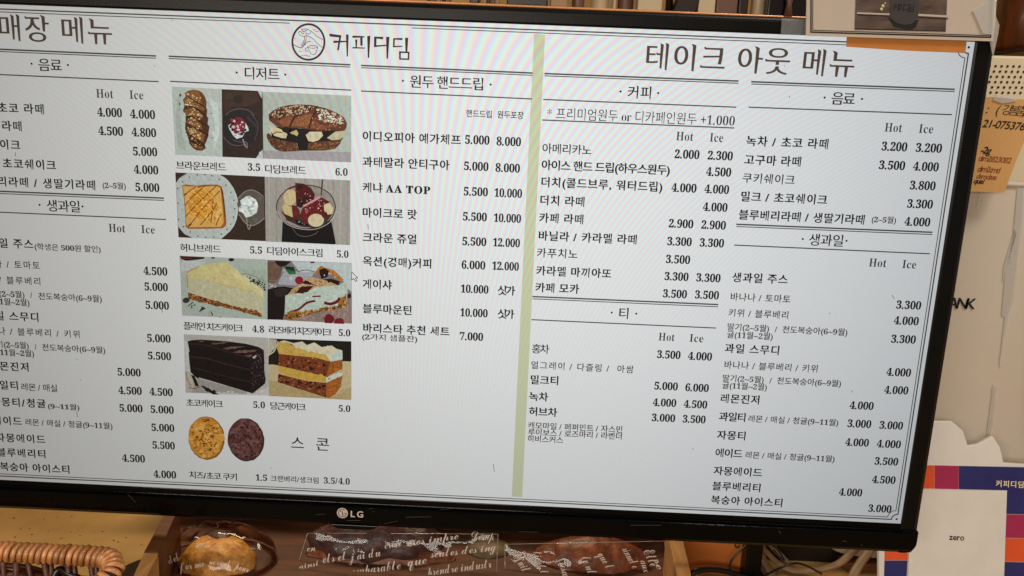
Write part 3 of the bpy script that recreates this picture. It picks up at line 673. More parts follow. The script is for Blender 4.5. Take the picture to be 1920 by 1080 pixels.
# mouse pointer
sh = screen_sheet(0.0003)
MP = lambda pts: [S(495 + x / 8.309, 480 + y / 8.309) for x, y in pts]
arrow = [(1365, 245), (1460, 340), (1425, 342), (1450, 385), (1425, 395), (1402, 350), (1370, 372)]
sh.poly(MP(arrow), lin((235, 235, 235))); sh.line(MP(arrow), 0.00045, lin((25, 25, 25)), closed=True); sh.build('mouse_pointer', M_SCR, screen)
# specks of dust on the glass
sh = screen_sheet(0.0006)
for (x0, y0, x1, y1) in ((925, 870, 927, 884), (144, 772, 147, 782), (690, 420, 691, 430), (304, 578, 305, 586), (30, 286, 30, 293), (1672, 553, 1676, 560), (1596, 732, 1598, 735), (1554, 586, 1556, 588), (152, 711, 153, 713), (145, 673, 146, 675), (323, 38, 324, 40), (1479, 180, 1480, 183), (1298, 840, 1300, 842), (1470, 123, 1471, 125), (290, 123, 291, 125), (508, 876, 509, 878), (330, 714, 331, 716), (1802, 355, 1803, 357)):
    sh.line([S(x0, y0), S(x1, y1)], 0.00035, lin((70, 66, 62)))
sh.build('dust_speck', M_SCR, screen)

# ---------------- menu photographs
def lin2(c): return tuple(v ** 1.13 for v in lin(c)[:3]) + (1.0,)
class Pic:
    def __init__(s, x0, y0, k): s.x0, s.y0, s.k = x0, y0, k; s.sh = screen_sheet(0.00006)
    def T(s, pts): return [S(s.x0 + x / s.k, s.y0 + y / s.k) for x, y in pts]
    def tone(s, col, pts):
        """uneven tone inside a large shape: many faint blotches of nearly the same colour"""
        xs = [q[0] for q in pts]; ys = [q[1] for q in pts]; ar = (max(xs) - min(xs)) * (max(ys) - min(ys)) * (7.5 / s.k) ** 2
        if ar < 9000: return s
        rg = random.Random(int(ar)); k_ = 0.22 if sum(col) > 420 else 0.7; vr = [tuple(min(255, max(0, int(v * (1 + (f - 1) * k_) + g * k_))) for v in col) for f, g in ((.84, 0), (.90, 0), (1.08, 2), (1.16, 4), (.88, 3), (1.05, -2))]
        n = int(min(150, ar / 2600)); sc_ = s.k / 7.5
        mx, my = (max(xs) + min(xs)) / 2, (max(ys) + min(ys)) / 2; W_, H2 = max(xs) - min(xs), max(ys) - min(ys)
        def ins(m): m *= sc_; return [(mx + (x - mx) * max(.3, 1 - 2 * m / W_), my + (y - my) * max(.3, 1 - 2 * m / H2)) for x, y in pts]
        return s.sp(vr[1:4], n // 2, 30 * sc_, ins(46), int(ar) % 997).sp(vr, n, 13 * sc_, ins(20), int(ar) % 991)
    def p(s, col, *pts): s.sh.poly(s.T(pts), lin2(col)); return s.tone(col, pts)
    def e(s, col, cx, cy, rx, ry, n=28): q = ell(cx, cy, rx, ry, n)[:-1]; s.sh.poly(s.T(q), lin2(col)); return s.tone(col, q)
    def l(s, col, w_, *pts): s.sh.line(s.T(spline(pts, 4) if len(pts) > 2 else pts), w_ / s.k * K, lin2(col)); return s
    def sp(s, cols, n, size, pts, seed=1):
        rg = random.Random(seed); xs = [p[0] for p in pts]; ys = [p[1] for p in pts]; k = 0; g = 0
        while k < n and g < n * 20:
            g += 1; x, y = rg.uniform(min(xs), max(xs)), rg.uniform(min(ys), max(ys)); ins = False; j = len(pts) - 1
            for i in range(len(pts)):
                if (pts[i][1] > y) != (pts[j][1] > y) and x < (pts[j][0] - pts[i][0]) * (y - pts[i][1]) / (pts[j][1] - pts[i][1]) + pts[i][0]: ins = not ins
                j = i
            if not ins: continue
            k += 1; r = size * rg.uniform(.4, 1.2); a = rg.uniform(0, 6.28); m = rg.randint(4, 6)
            s.sh.poly(s.T([(x + r * rg.uniform(.6, 1.3) * cos(a + i * 6.283 / m), y + r * rg.uniform(.5, 1.1) * sin(a + i * 6.283 / m)) for i in range(m)]), lin2(rg.choice(cols)), 1.2e-6)
        return s
    def done(s, label): o = s.sh.build('menu_photo', M_PIC, screen); o['label'] = label; return o
A = Pic(318, 155, 7.45)
A.p((186, 196, 186), (30, 55), (735, 90), (745, 1035), (80, 1008))
A.p((172, 182, 172), (120, 200), (170, 210), (130, 480), (200, 800), (240, 960), (120, 900), (85, 500)).p((205, 212, 205), (560, 200), (680, 300), (700, 700), (620, 950), (640, 600))
BR = [(215, 150), (260, 115), (330, 98), (400, 105), (460, 140), (500, 200), (520, 270), (515, 350), (530, 380), (522, 465), (545, 490), (535, 580), (562, 612), (545, 720), (550, 740), (510, 840), (495, 870), (510, 915), (460, 950), (380, 945), (320, 905), (280, 850), (265, 770), (235, 690), (218, 640), (228, 560), (228, 480), (240, 410), (205, 420), (190, 385), (215, 330), (190, 240), (230, 190)]
A.p((84, 50, 24), *BR)
for q in ([(215, 150), (260, 115), (330, 98), (400, 105), (460, 140), (500, 200), (510, 330), (250, 185)], [(200, 240), (250, 200), (500, 350), (490, 400), (330, 330), (215, 330)], [(210, 385), (330, 345), (480, 450), (470, 500), (330, 460), (240, 470)], [(238, 540), (330, 480), (450, 570), (470, 660), (340, 610), (230, 560)], [(240, 670), (330, 630), (500, 720), (480, 830), (360, 770)], [(300, 830), (400, 870), (490, 890), (450, 935), (330, 895)]):
    A.p((138, 92, 48), *q)
A.p((112, 64, 30), (400, 105), (460, 140), (500, 200), (520, 270), (515, 350), (470, 310), (450, 200))
A.sp([(206, 182, 134), (178, 146, 92), (222, 204, 164)], 150, 15, [(240, 140), (440, 200), (430, 330), (480, 480), (440, 560), (460, 860), (380, 920), (270, 700), (250, 560), (290, 400), (230, 300)], 3)
for q in ([(250, 185), (380, 270), (512, 350)], [(215, 340), (330, 335), (480, 445), (525, 470)], [(240, 480), (330, 470), (450, 565), (540, 600)], [(230, 562), (340, 620), (460, 690), (548, 738)], [(240, 690), (360, 780), (490, 875)], [(270, 770), (400, 865), (500, 885)]): A.l((38, 18, 10), 14, *q)
A.e((110, 90, 50), 160, 175, 16, 24, 8).e((110, 90, 50), 152, 300, 12, 20, 8).e((60, 66, 56), 590, 428, 12, 8, 6).e((60, 66, 56), 598, 770, 10, 7, 6)
A.p((52, 36, 30), (738, 92), (1300, 118), (1310, 200), (1318, 1060), (748, 1035)).p((190, 198, 190), (1240, 115), (1300, 118), (1303, 220), (1285, 200)).p((190, 198, 190), (1310, 930), (1318, 1060), (1215, 1055))
A.p((70, 48, 38), (760, 120), (1230, 140), (1280, 260), (1100, 330), (900, 340), (780, 420)).e((44, 34, 28), 970, 230, 70, 60, 14)
A.e((36, 31, 34), 1005, 620, 252, 262, 32)
for q, c, w_ in (([(800, 450), (880, 390), (1000, 365), (1120, 390), (1200, 460)], (92, 82, 84), 16), ([(1150, 440), (1230, 540), (1250, 660), (1200, 800)], (70, 62, 66), 22), ([(770, 760), (860, 850), (980, 880), (1100, 850)], (96, 86, 88), 14), ([(1100, 480), (1180, 560), (1240, 640)], (64, 58, 62), 26), ([(900, 800), (1000, 830), (1060, 820)], (84, 76, 80), 18)): A.l(c, w_, *q)
A.p((204, 216, 214), (1000, 500), (1060, 540), (1110, 620), (1120, 670), (1070, 690), (1030, 760), (950, 785), (900, 735), (850, 650), (835, 600), (880, 560), (960, 500))
A.e((132, 34, 56), 970, 590, 105, 110, 20).sp([(160, 40, 70), (90, 14, 30), (190, 90, 110), (50, 8, 14), (210, 200, 200)], 60, 26, [(870, 520), (960, 480), (1060, 540), (1090, 660), (1040, 740), (940, 740), (870, 670)], 5)
A.l((150, 144, 146), 18, (1040, 790), (1060, 860), (1090, 900)).l((120, 114, 116), 12, (1070, 820), (1100, 850), (1100, 920)).done('photo of sliced brown bread beside a dark bowl of berries and cream')
B = Pic(485, 160, 7.2)
B.p((178, 186, 174), (5, 80), (50, 85), (1250, 140), (1250, 1040), (0, 985), (60, 880), (65, 500), (45, 170)).p((165, 160, 160), (60, 880), (1250, 900), (1250, 1040), (0, 985))
BT = [(140, 390), (200, 340), (300, 290), (420, 265), (560, 258), (720, 265), (800, 285), (900, 305), (1000, 345), (1080, 385), (1150, 430), (1195, 510), (1190, 570), (1160, 612), (1000, 610), (850, 620), (700, 600), (560, 575), (430, 580), (300, 570), (240, 550), (180, 500), (145, 470)]
B.p((16, 9, 9), (170, 560), (300, 560), (700, 590), (1160, 605), (1130, 730), (1000, 750), (680, 780), (665, 882), (550, 882), (520, 780), (300, 740), (180, 700))
B.p((106, 60, 38), *BT).p((138, 86, 56), (250, 470), (420, 420), (700, 450), (850, 540), (1000, 560), (850, 600), (600, 560), (330, 550)).p((150, 98, 60), (540, 430), (700, 380), (760, 400), (700, 520), (600, 560), (500, 540))
for q in ([(160, 440), (240, 400), (300, 380)], [(280, 465), (330, 420), (450, 350), (640, 290)], [(430, 555), (470, 460), (560, 380), (720, 310), (800, 290)], [(690, 570), (720, 460), (780, 340)], [(920, 470), (980, 420), (1060, 380)], [(330, 300), (250, 370), (190, 420)], [(520, 275), (400, 330), (300, 400)]): B.l((70, 26, 16), 24, *q)
B.sp([(206, 194, 160), (170, 140, 100), (190, 170, 130)], 150, 13, [(160, 390), (300, 300), (560, 262), (760, 300), (640, 380), (480, 400), (380, 420), (240, 440)], 6)
B.sp([(214, 210, 190), (200, 192, 166), (120, 80, 50), (226, 222, 206)], 190, 14, [(790, 310), (1000, 350), (1130, 430), (1180, 520), (1100, 520), (930, 500), (820, 470)], 7)
B.sp([(196, 160, 110), (80, 40, 24)], 90, 9, [(540, 420), (760, 400), (1160, 560), (1100, 600), (700, 590), (520, 560)], 8)
B.p((206, 198, 164), (645, 670), (700, 625), (860, 625), (878, 680), (820, 740), (740, 765), (680, 750)).p((192, 184, 150), (930, 710), (1040, 625), (1160, 612), (1165, 680), (1100, 735), (1000, 740)).p((204, 196, 158), (150, 540), (230, 560), (330, 600), (400, 660), (380, 715), (320, 710), (220, 680), (180, 620)).p((190, 178, 130), (430, 640), (520, 600), (550, 650), (530, 685))
B.l((150, 110, 60), 16, (215, 655), (260, 630), (330, 640)).e((16, 9, 9), 380, 600, 55, 40, 12)
B.p((92, 56, 36), (120, 660), (150, 645), (200, 700), (330, 745), (520, 775), (560, 885), (350, 895), (250, 870), (190, 820), (150, 760), (120, 700)).p((98, 62, 36), (665, 882), (680, 775), (860, 755), (1000, 745), (1130, 725), (1110, 790), (1040, 855), (900, 880))
B.sp([(130, 84, 50), (60, 34, 20), (150, 104, 66)], 110, 12, [(150, 700), (330, 760), (540, 800), (540, 880), (300, 880), (180, 800)], 9).sp([(130, 84, 50), (60, 34, 20), (150, 110, 60)], 110, 12, [(680, 790), (1000, 760), (1110, 760), (1030, 850), (690, 875)], 10)
B.done('photo of a dark bread roll sandwich filled with cream')
C = Pic(322, 315, 7.45)
C.p((60, 44, 35), (50, 62), (1300, 120), (1315, 1022), (95, 968))
C.p((186, 194, 188), (62, 210), (110, 140), (220, 72), (660, 90), (760, 150), (860, 270), (915, 400), (928, 600), (890, 760), (820, 880), (690, 990), (300, 978), (180, 920), (95, 820))
C.l((206, 212, 206), 10, (660, 92), (790, 180), (905, 380), (925, 600), (860, 820), (690, 985))
for x, y in ((250, 128), (360, 95), (470, 92), (567, 108), (668, 158), (760, 238), (830, 340), (872, 450), (885, 568), (870, 683), (828, 782), (776, 855), (697, 920), (595, 960), (480, 968), (370, 948), (264, 892), (168, 818), (98, 718), (96, 490), (92, 285), (160, 192)): C.e((66, 66, 58), x, y, 9, 13, 6)
TO = [(150, 240), (200, 228), (350, 245), (480, 230), (650, 230), (700, 260), (725, 330), (745, 520), (770, 750), (765, 800), (720, 840), (500, 848), (240, 848), (200, 820), (195, 650), (180, 450)]
C.p((166, 98, 34), *TO).p((214, 172, 96), (162, 250), (350, 258), (640, 250), (690, 280), (715, 520), (735, 760), (690, 820), (240, 825), (212, 790), (205, 600), (190, 420))
C.e((206, 148, 50), 440, 500, 200, 210, 24).sp([(228, 176, 80), (196, 128, 34), (216, 186, 118), (232, 200, 130)], 170, 17, [(230, 330), (600, 270), (690, 500), (700, 760), (400, 700), (240, 620)], 11)
for q in ([(185, 385), (260, 320), (345, 265)], [(195, 520), (300, 400), (480, 245)], [(205, 680), (330, 540), (640, 240)], [(255, 810), (430, 580), (680, 320)], [(415, 790), (560, 620), (640, 500)], [(555, 780), (575, 640), (590, 440)], [(630, 800), (670, 700), (710, 635)], [(380, 270), (430, 255), (520, 240)]): C.l((150, 74, 18), 13, *q)
for q in ([(300, 300), (520, 520), (700, 700)], [(240, 420), (420, 600), (560, 780)], [(450, 270), (600, 420), (710, 520)], [(230, 560), (350, 680)]): C.l((232, 190, 90), 9, *q)
C.l((120, 56, 14), 20, (190, 375), (215, 355)).l((120, 56, 14), 22, (245, 810), (285, 775)).l((96, 46, 14), 16, (700, 270), (735, 420), (760, 680))
C.p((98, 90, 82), (925, 500), (955, 400), (1030, 330), (1130, 305), (1240, 335), (1300, 400), (1308, 700), (1240, 770), (1150, 795), (1040, 750), (960, 660)).l((140, 134, 124), 12, (940, 420), (1040, 325), (1160, 308), (1290, 390)).l((150, 144, 134), 12, (950, 640), (1050, 770), (1160, 795), (1305, 700)).l((150, 142, 130), 14, (1060, 700), (1070, 800), (1095, 850), (1120, 780))
C.p((214, 222, 216), (970, 450), (1060, 390), (1100, 385), (1190, 440), (1220, 520), (1200, 620), (1120, 670), (1050, 690), (1010, 620), (950, 600), (950, 550), (985, 520)).sp([(232, 238, 232), (190, 198, 192), (170, 176, 170)], 34, 28, [(980, 450), (1100, 400), (1200, 500), (1170, 630), (1050, 660), (970, 560)], 12)
C.done('photo of honey toast on a dotted plate beside a bowl of cream')
D = Pic(490, 320, 7.45)
D.p((164, 160, 150), (50, 85), (1245, 135), (1240, 1040), (65, 990))
for k in range(12): D.l((156, 150, 142) if k % 2 else (174, 170, 160), 20, (110 + k * 100, 100 + k * 4), (120 + k * 98, 980 + k * 4))
D.p((11, 8, 8), (300, 680), (980, 700), (1040, 1000), (1035, 1030), (285, 992))
D.e((150, 142, 132), 630, 505, 412, 305, 36).p((70, 50, 44), (300, 600), (1000, 600), (900, 740), (760, 800), (560, 780), (380, 700))
D.l((60, 52, 48), 14, *ell(630, 505, 412, 305, 12)).l((206, 202, 194), 6, (225, 560), (330, 720), (520, 805), (760, 815), (960, 720), (1035, 600))
D.e((198, 184, 140), 410, 370, 95, 112, 20).p((196, 182, 130), (300, 500), (330, 450), (400, 500), (440, 510), (445, 650), (330, 600))
D.p((84, 20, 22), (478, 168), (600, 180), (700, 240), (755, 330), (740, 400), (600, 470), (495, 495), (485, 330)).p((44, 10, 12), (500, 200), (560, 190), (590, 240), (520, 270)).p((50, 16, 16), (500, 400), (640, 370), (730, 390), (560, 520), (510, 500)).l((120, 20, 24), 14, (330, 290), (400, 240), (490, 205))
D.p((100, 34, 36), (430, 478), (500, 490), (545, 560), (540, 650), (470, 665), (440, 600)).l((90, 10, 14), 16, (295, 570), (360, 640), (480, 690))
D.e((104, 26, 28), 720, 610, 165, 160, 24).e((206, 192, 158), 770, 690, 112, 92, 20).p((206, 194, 156), (870, 470), (960, 450), (1012, 520), (1000, 600), (930, 612), (880, 540)).p((96, 18, 22), (715, 430), (850, 370), (965, 435), (880, 475), (885, 560), (945, 650), (860, 650), (800, 520))
D.l((206, 150, 150), 26, (600, 490), (680, 450), (820, 370)).sp([(214, 150, 150), (170, 60, 66), (50, 8, 10), (226, 190, 190)], 46, 11, [(490, 260), (700, 280), (740, 380), (900, 420), (850, 560), (600, 600), (560, 480)], 13).e((160, 90, 84), 640, 560, 24, 40, 10)
D.p((20, 10, 12), (480, 680), (560, 700), (680, 760), (640, 775), (500, 750)).sp([(200, 200, 210)], 8, 6, [(490, 700), (640, 720), (620, 760)], 3).l((110, 104, 100), 8, (440, 790), (520, 890), (640, 915), (760, 880), (800, 840)).l((70, 64, 60), 20, (862, 122), (846, 340)).l((170, 160, 150), 6, (880, 124), (862, 330))
D.done('photo of ice cream scoops with red sauce in a glass dish')
E_ = Pic(330, 475, 8.309)
E_.p((172, 182, 170), (55, 35), (1415, 95), (1430, 1030), (95, 970)).p((190, 196, 190), (80, 130), (480, 130), (200, 260), (80, 300)).p((164, 176, 158), (1000, 250), (1420, 260), (1425, 600), (1370, 560))
E_.p((48, 24, 18), (62, 40), (450, 58), (440, 85), (160, 115), (90, 90)).p((110, 30, 26), (100, 60), (240, 66), (250, 90), (110, 92)).l((206, 212, 206), 12, (110, 110), (250, 135), (440, 95)).e((28, 26, 22), 865, 98, 45, 26, 12).e((30, 30, 26), 580, 68, 36, 12, 10)
E_.p((190, 187, 154), (170, 320), (250, 250), (500, 160), (800, 130), (1030, 330), (1370, 580), (1370, 960), (1340, 990), (650, 800), (210, 690), (185, 500)).p((202, 192, 138), (172, 305), (250, 250), (500, 160), (800, 130), (1030, 330), (1370, 585), (1200, 590), (900, 510), (700, 460), (450, 400), (250, 385))
E_.p((206, 198, 150), (820, 150), (1030, 330), (1370, 580), (1368, 700), (1250, 610), (1000, 400), (880, 300)).l((176, 130, 70), 14, (178, 330), (188, 420), (200, 520)).l((190, 150, 90), 16, (180, 300), (260, 250), (340, 225)).l((190, 176, 110), 10, (600, 450), (900, 520), (1250, 600))
E_.p((124, 78, 34), (200, 600), (400, 670), (650, 745), (1000, 840), (1340, 925), (1345, 992), (1000, 890), (650, 800), (205, 700)).sp([(84, 44, 14), (176, 120, 60), (60, 30, 10), (200, 150, 90)], 150, 13, [(205, 610), (650, 740), (1340, 920), (1340, 985), (650, 800), (210, 700)], 14).sp([(206, 200, 160), (176, 172, 140)], 60, 14, [(260, 420), (1300, 640), (1300, 880), (300, 620)], 15)
for t_, x, y, a in (('O', 120, 745, -0.35), ('R', 205, 800, -0.6), ('T', 360, 880, -0.5), ('S', 530, 955, -0.35), ('s', 700, 1000, -0.3)):
    u, v = E_.T([(x - 20, y)])[0]; E_.sh.text(t_, u, v, 0.0068 if t_ != 's' else 0.004, lin((48, 48, 40)), dx=-0.03, dy=-0.03, ang=a, slant=0.3)
E_.l((60, 62, 54), 6, (1030, 325), (1110, 312), (1280, 370), (1415, 435)).sp([(40, 42, 36)], 60, 15, [(1100, 350), (1300, 400), (1410, 480), (1410, 570), (1330, 540), (1180, 430)], 16).done('photo of a slice of plain cheesecake')
Fp = Pic(495, 480, 8.309)
Fp.p((132, 122, 120), (50, 60), (1365, 110), (1370, 1048), (60, 985)).p((184, 194, 190), (430, 80), (1363, 112), (1366, 560), (1300, 500), (1240, 380), (900, 150), (700, 290), (560, 260)).p((166, 166, 170), (300, 190), (560, 250), (790, 250), (720, 330), (500, 460), (220, 440)).p((112, 88, 74), (60, 80), (250, 90), (290, 200), (240, 360), (150, 420), (60, 400))
Fp.p((34, 20, 16), (170, 70), (430, 80), (360, 140), (280, 170), (200, 120)).p((40, 120, 60), (320, 170), (480, 200), (505, 280), (400, 285), (350, 230)).p((16, 50, 24), (300, 150), (470, 170), (500, 260), (440, 200)).e((190, 194, 196), 425, 340, 26, 40, 10).l((130, 110, 100), 18, (90, 380), (220, 370), (300, 250)).l((84, 84, 80), 12, (540, 240), (660, 215), (810, 250)).e((48, 20, 22), 760, 95, 40, 14, 10)
Fp.sp([(190, 190, 190), (150, 140, 140)], 24, 18, [(70, 430), (220, 440), (200, 530), (80, 520)], 4).p((24, 17, 17), (60, 520), (200, 480), (330, 470), (470, 500), (370, 610), (320, 900), (300, 990), (60, 985)).p((50, 40, 38), (150, 520), (300, 490), (400, 520), (330, 620), (200, 640)).p((146, 126, 118), (420, 985), (900, 850), (1310, 780), (1366, 560), (1370, 1048), (360, 1000))
Fp.p((182, 194, 180), (340, 610), (500, 570), (700, 540), (820, 460), (1180, 450), (1280, 380), (1312, 500), (1290, 760), (900, 840), (330, 910)).p((186, 156, 112), (370, 600), (480, 490), (580, 420), (820, 450), (660, 370), (750, 315), (1180, 440), (820, 475), (700, 552), (500, 582)).sp([(96, 60, 30), (206, 190, 150), (140, 100, 60)], 90, 12, [(380, 590), (580, 430), (700, 350), (1160, 430), (820, 470), (690, 550)], 17)
Fp.p((66, 12, 20), (500, 565), (590, 470), (790, 455), (690, 550), (620, 577)).p((54, 10, 16), (600, 420), (660, 370), (820, 450)).p((176, 116, 54), (810, 240), (880, 150), (1100, 215), (1255, 365), (1205, 392), (1020, 235), (905, 200), (840, 290)).p((40, 12, 14), (870, 205), (960, 180), (1022, 230), (1000, 320), (905, 350), (880, 280)).p((44, 8, 12), (930, 355), (1060, 345), (1190, 385), (1170, 452), (1060, 400)).e((220, 220, 220), 952, 292, 8, 12, 6).e((138, 26, 42), 560, 370, 66, 62, 16)
Fp.sp([(206, 214, 204), (150, 160, 148), (224, 228, 220)], 150, 11, [(350, 620), (800, 500), (1290, 430), (1270, 740), (900, 800), (350, 880)], 18)
Fp.l((108, 22, 44), 34, (430, 860), (560, 815), (680, 720), (800, 690)).l((120, 26, 50), 24, (770, 622), (890, 615)).l((104, 20, 40), 46, (960, 720), (1050, 735), (1150, 700), (1190, 650)).p((150, 104, 50), (325, 900), (600, 880), (900, 825), (1200, 760), (1290, 560), (1300, 790), (900, 855), (430, 985), (340, 965)).sp([(90, 50, 18), (206, 166, 96), (60, 32, 12)], 170, 14, [(330, 905), (900, 820), (1200, 750), (1290, 600), (1290, 780), (900, 850), (430, 975)], 19)
Fp.p((112, 22, 34), (950, 960), (980, 900), (1030, 885), (1090, 920), (1115, 970), (1080, 1035), (960, 1030)).p((118, 24, 36), (1100, 1038), (1120, 975), (1190, 950), (1250, 970), (1262, 1044)).e((60, 10, 20), 1340, 610, 30, 40, 12).done('photo of a slice of raspberry cheesecake with berries')
G = Pic(335, 620, 8.306)
G.p((180, 178, 168), (80, 55), (1395, 110), (1412, 1008), (110, 965)).p((196, 196, 190), (90, 160), (140, 170), (180, 500), (190, 640), (110, 620)).p((160, 156, 148), (300, 740), (1160, 980), (1100, 1000), (200, 960)).p((196, 194, 186), (560, 960), (1140, 985), (1280, 960), (1400, 870), (1412, 1008), (600, 990))
G.p((27, 19, 19), (145, 165), (200, 145), (350, 135), (750, 160), (1050, 200), (1250, 250), (1330, 300), (1340, 500), (1330, 650), (1362, 740), (1350, 820), (1160, 972), (1110, 960), (500, 775), (320, 725), (310, 745), (270, 720), (190, 640), (168, 450), (160, 330), (175, 320))
for q in ([(290, 155), (420, 150), (360, 172)], [(500, 200), (740, 165), (790, 175), (570, 212)], [(690, 270), (830, 240), (1060, 240), (760, 290)], [(850, 330), (950, 305), (1245, 290), (1200, 325), (930, 345)], [(1010, 382), (1160, 362), (1120, 412)]): G.p((112, 86, 78), *q)
G.l((58, 44, 44), 26, (200, 400), (500, 440), (800, 530), (1110, 600)).l((54, 42, 40), 22, (230, 570), (500, 640), (800, 720), (1110, 785)).l((50, 36, 36), 30, (180, 200), (450, 220), (700, 300), (1080, 410)).p((36, 24, 26), (1110, 420), (1250, 260), (1330, 300), (1340, 600), (1360, 760), (1160, 970), (1130, 960))
G.sp([(70, 54, 56), (14, 8, 8), (100, 84, 90)], 110, 11, [(1130, 430), (1320, 320), (1340, 760), (1160, 940)], 20).sp([(44, 34, 34), (12, 8, 8)], 120, 12, [(180, 200), (1080, 430), (1100, 920), (220, 660)], 21).p((190, 180, 186), (1155, 405), (1215, 370), (1225, 385), (1190, 430)).l((120, 104, 108), 8, (1230, 350), (1280, 410), (1300, 480))
G.l((156, 140, 106), 20, (125, 640), (150, 760), (205, 850)).l((196, 182, 150), 14, (160, 650), (190, 760), (240, 850)).l((120, 104, 76), 14, (210, 680), (250, 770), (300, 850)).l((150, 96, 50), 14, (170, 870), (240, 890), (340, 870)).p((12, 8, 8), (350, 852), (400, 850), (520, 920), (645, 985), (545, 983)).p((14, 10, 10), (210, 680), (255, 690), (330, 860), (270, 850)).done('photo of a slice of dark chocolate cake with a fork')
H_ = Pic(480, 540, 4.0)
H_.p((26, 28, 22), (97, 378), (715, 400), (715, 838), (100, 808)).p((192, 176, 138), (97, 566), (170, 580), (650, 548), (715, 550), (715, 838), (100, 808)).p((178, 160, 118), (100, 690), (180, 700), (560, 820), (716, 740), (715, 838), (100, 808)).p((186, 180, 156), (97, 380), (160, 385), (150, 440), (97, 500)).p((30, 28, 24), (97, 510), (165, 490), (165, 568), (97, 572)).l((206, 196, 166), 8, (97, 500), (140, 470), (168, 400))
H_.p((196, 164, 88), (165, 410), (200, 395), (240, 402), (270, 428), (300, 432), (340, 425), (360, 455), (420, 455), (460, 480), (560, 515), (560, 550), (450, 520), (175, 492), (160, 450)).p((206, 200, 172), (175, 400), (215, 390), (260, 415), (350, 398), (385, 425), (440, 405), (495, 440), (570, 428), (605, 452), (650, 465), (652, 532), (562, 552), (545, 505), (440, 472), (370, 455), (345, 428), (290, 430), (240, 402)).p((190, 202, 190), (560, 500), (650, 465), (652, 532), (562, 550))
H_.p((122, 66, 36), (175, 490), (450, 520), (562, 548), (545, 665), (440, 640), (172, 578)).p((158, 96, 40), (562, 548), (652, 532), (652, 600), (530, 665), (545, 600)).p((196, 162, 76), (172, 578), (440, 640), (535, 662), (530, 702), (380, 690), (178, 632)).p((196, 206, 190), (530, 668), (645, 622), (650, 650), (530, 702)).p((120, 66, 38), (172, 638), (380, 692), (532, 706), (530, 815), (480, 800), (168, 700)).p((160, 98, 44), (532, 706), (652, 652), (640, 735), (600, 790), (555, 818), (530, 815))
H_.sp([(60, 34, 26), (40, 22, 20), (164, 96, 60), (140, 70, 50)], 90, 10, [(180, 500), (540, 555), (540, 650), (180, 575)], 22).sp([(60, 34, 26), (40, 22, 20), (164, 96, 60)], 90, 10, [(175, 645), (525, 712), (525, 808), (175, 695)], 23).sp([(120, 66, 26), (190, 130, 64)], 50, 6, [(560, 560), (650, 540), (645, 740), (560, 800), (540, 700)], 24).sp([(214, 184, 110), (176, 140, 70)], 40, 7, [(170, 420), (540, 520), (540, 545), (170, 485)], 25).done('photo of a slice of layered carrot cake with cream')
for cx_, cols, dark, dline, lab, sd in ((465, (200, 142, 56), [(120, 62, 18), (150, 84, 26), (224, 178, 96), (214, 160, 78)], (96, 48, 16), 'photo of a golden cheese cookie', 31), (1190, (98, 62, 58), [(48, 24, 22), (70, 38, 36), (128, 88, 84), (112, 74, 70)], (34, 16, 16), 'photo of a dark chocolate cookie', 37)):
    I_ = Pic(340, 770, 9.818); cy_ = 505 if cx_ < 600 else 535; rg = random.Random(sd)
    rim = [(cx_ + (336 + rg.uniform(-7, 7)) * cos(t) - 20 * sin(t) * 0, cy_ + (398 + rg.uniform(-7, 7)) * sin(t) + 0.06 * 336 * cos(t)) for t in [k * 2 * pi / 44 for k in range(44)]]
    I_.p(tuple(int(v * .72) for v in cols), *rim).p(cols, *[(cx_ - 12 + (x - cx_) * .95, cy_ - 12 + (y - cy_) * .95) for x, y in rim])
    inner = [(cx_ + (x - cx_) * .9, cy_ + (y - cy_) * .9) for x, y in rim]
    I_.sp(dark[2:], 60, 62, inner, sd).sp([dark[1]] + dark[2:], 60, 34, inner, sd + 1)
    for k in range(46):
        a = rg.uniform(0, 6.28); r = rg.uniform(0.1, .88); x, y = cx_ + 330 * r * cos(a), cy_ + 390 * r * sin(a); b = rg.uniform(0, 6.28); q = rg.uniform(18, 60)
        I_.l(dline, rg.uniform(7, 16), (x, y), (x + q * cos(b) * .6 + 8, y + q * sin(b) * .6), (x + q * cos(b + .6), y + q * sin(b + .6)))
    I_.done(lab)

# ================================================================== SHEET TAPED OVER THE MONITOR'S TOP RIGHT CORNER
def flat(Y): return Sheet((0, Y, 0), (1, 0, 0), (0, 0, 1), (0, -1, 0))
YP = -0.0065
def XP(px, py, Y=YP): p = PY(px, py, Y); return (p.x, p.z)
pc = PY(1690, 72, YP)
poster = thing('photo_notice', 'white laminated sheet with a dark cup photo taped over the upper right screen corner', 'notice', tuple(pc))
q = [PY(1511, 67, YP), PY(1863, 77.5, YP), PY(1876, -240, YP), PY(1519, -250, YP)]
prism('laminated_sheet', q, (0, 0.0008, 0), M_SHEET, poster)
sh = flat(YP - 0.0001)
for ins, wd in ((0, 0.0009), (1, 0.0005)):
    e = 0 if ins == 0 else 3.4
    sh.line([XP(1527 - 6 + e, -245), XP(1520.5 + e, 60.2 - e), XP(1857 - e, 70 - e), XP(1869 - e, -235)], wd, (0, 0, 0, 1))
sh.build('printed_border', M_INK, poster)
ph = prism('cup_photograph', [PY(1602, 55.5, YP - .0001), PY(1773, 59.5, YP - .0001), PY(1782, -150, YP - .0001), PY(1610, -155, YP - .0001)], (0, -0.0002, 0), M_PLANK, poster)
sh = flat(YP - 0.0004)
for x0, y0, x1, y1, wd in ((1607, 24.5, 1667, 27, .0009), (1721, 28, 1777, 31, .0012), (1608, -60, 1780, -55, .001)): sh.line([XP(x0, y0), XP(x1, y1)], wd, (0, 0, 0, 1))
sh.build('plank_gap', plain('pale_gap', (190, 176, 160), 0.5), poster)
sh = flat(YP - 0.0004)
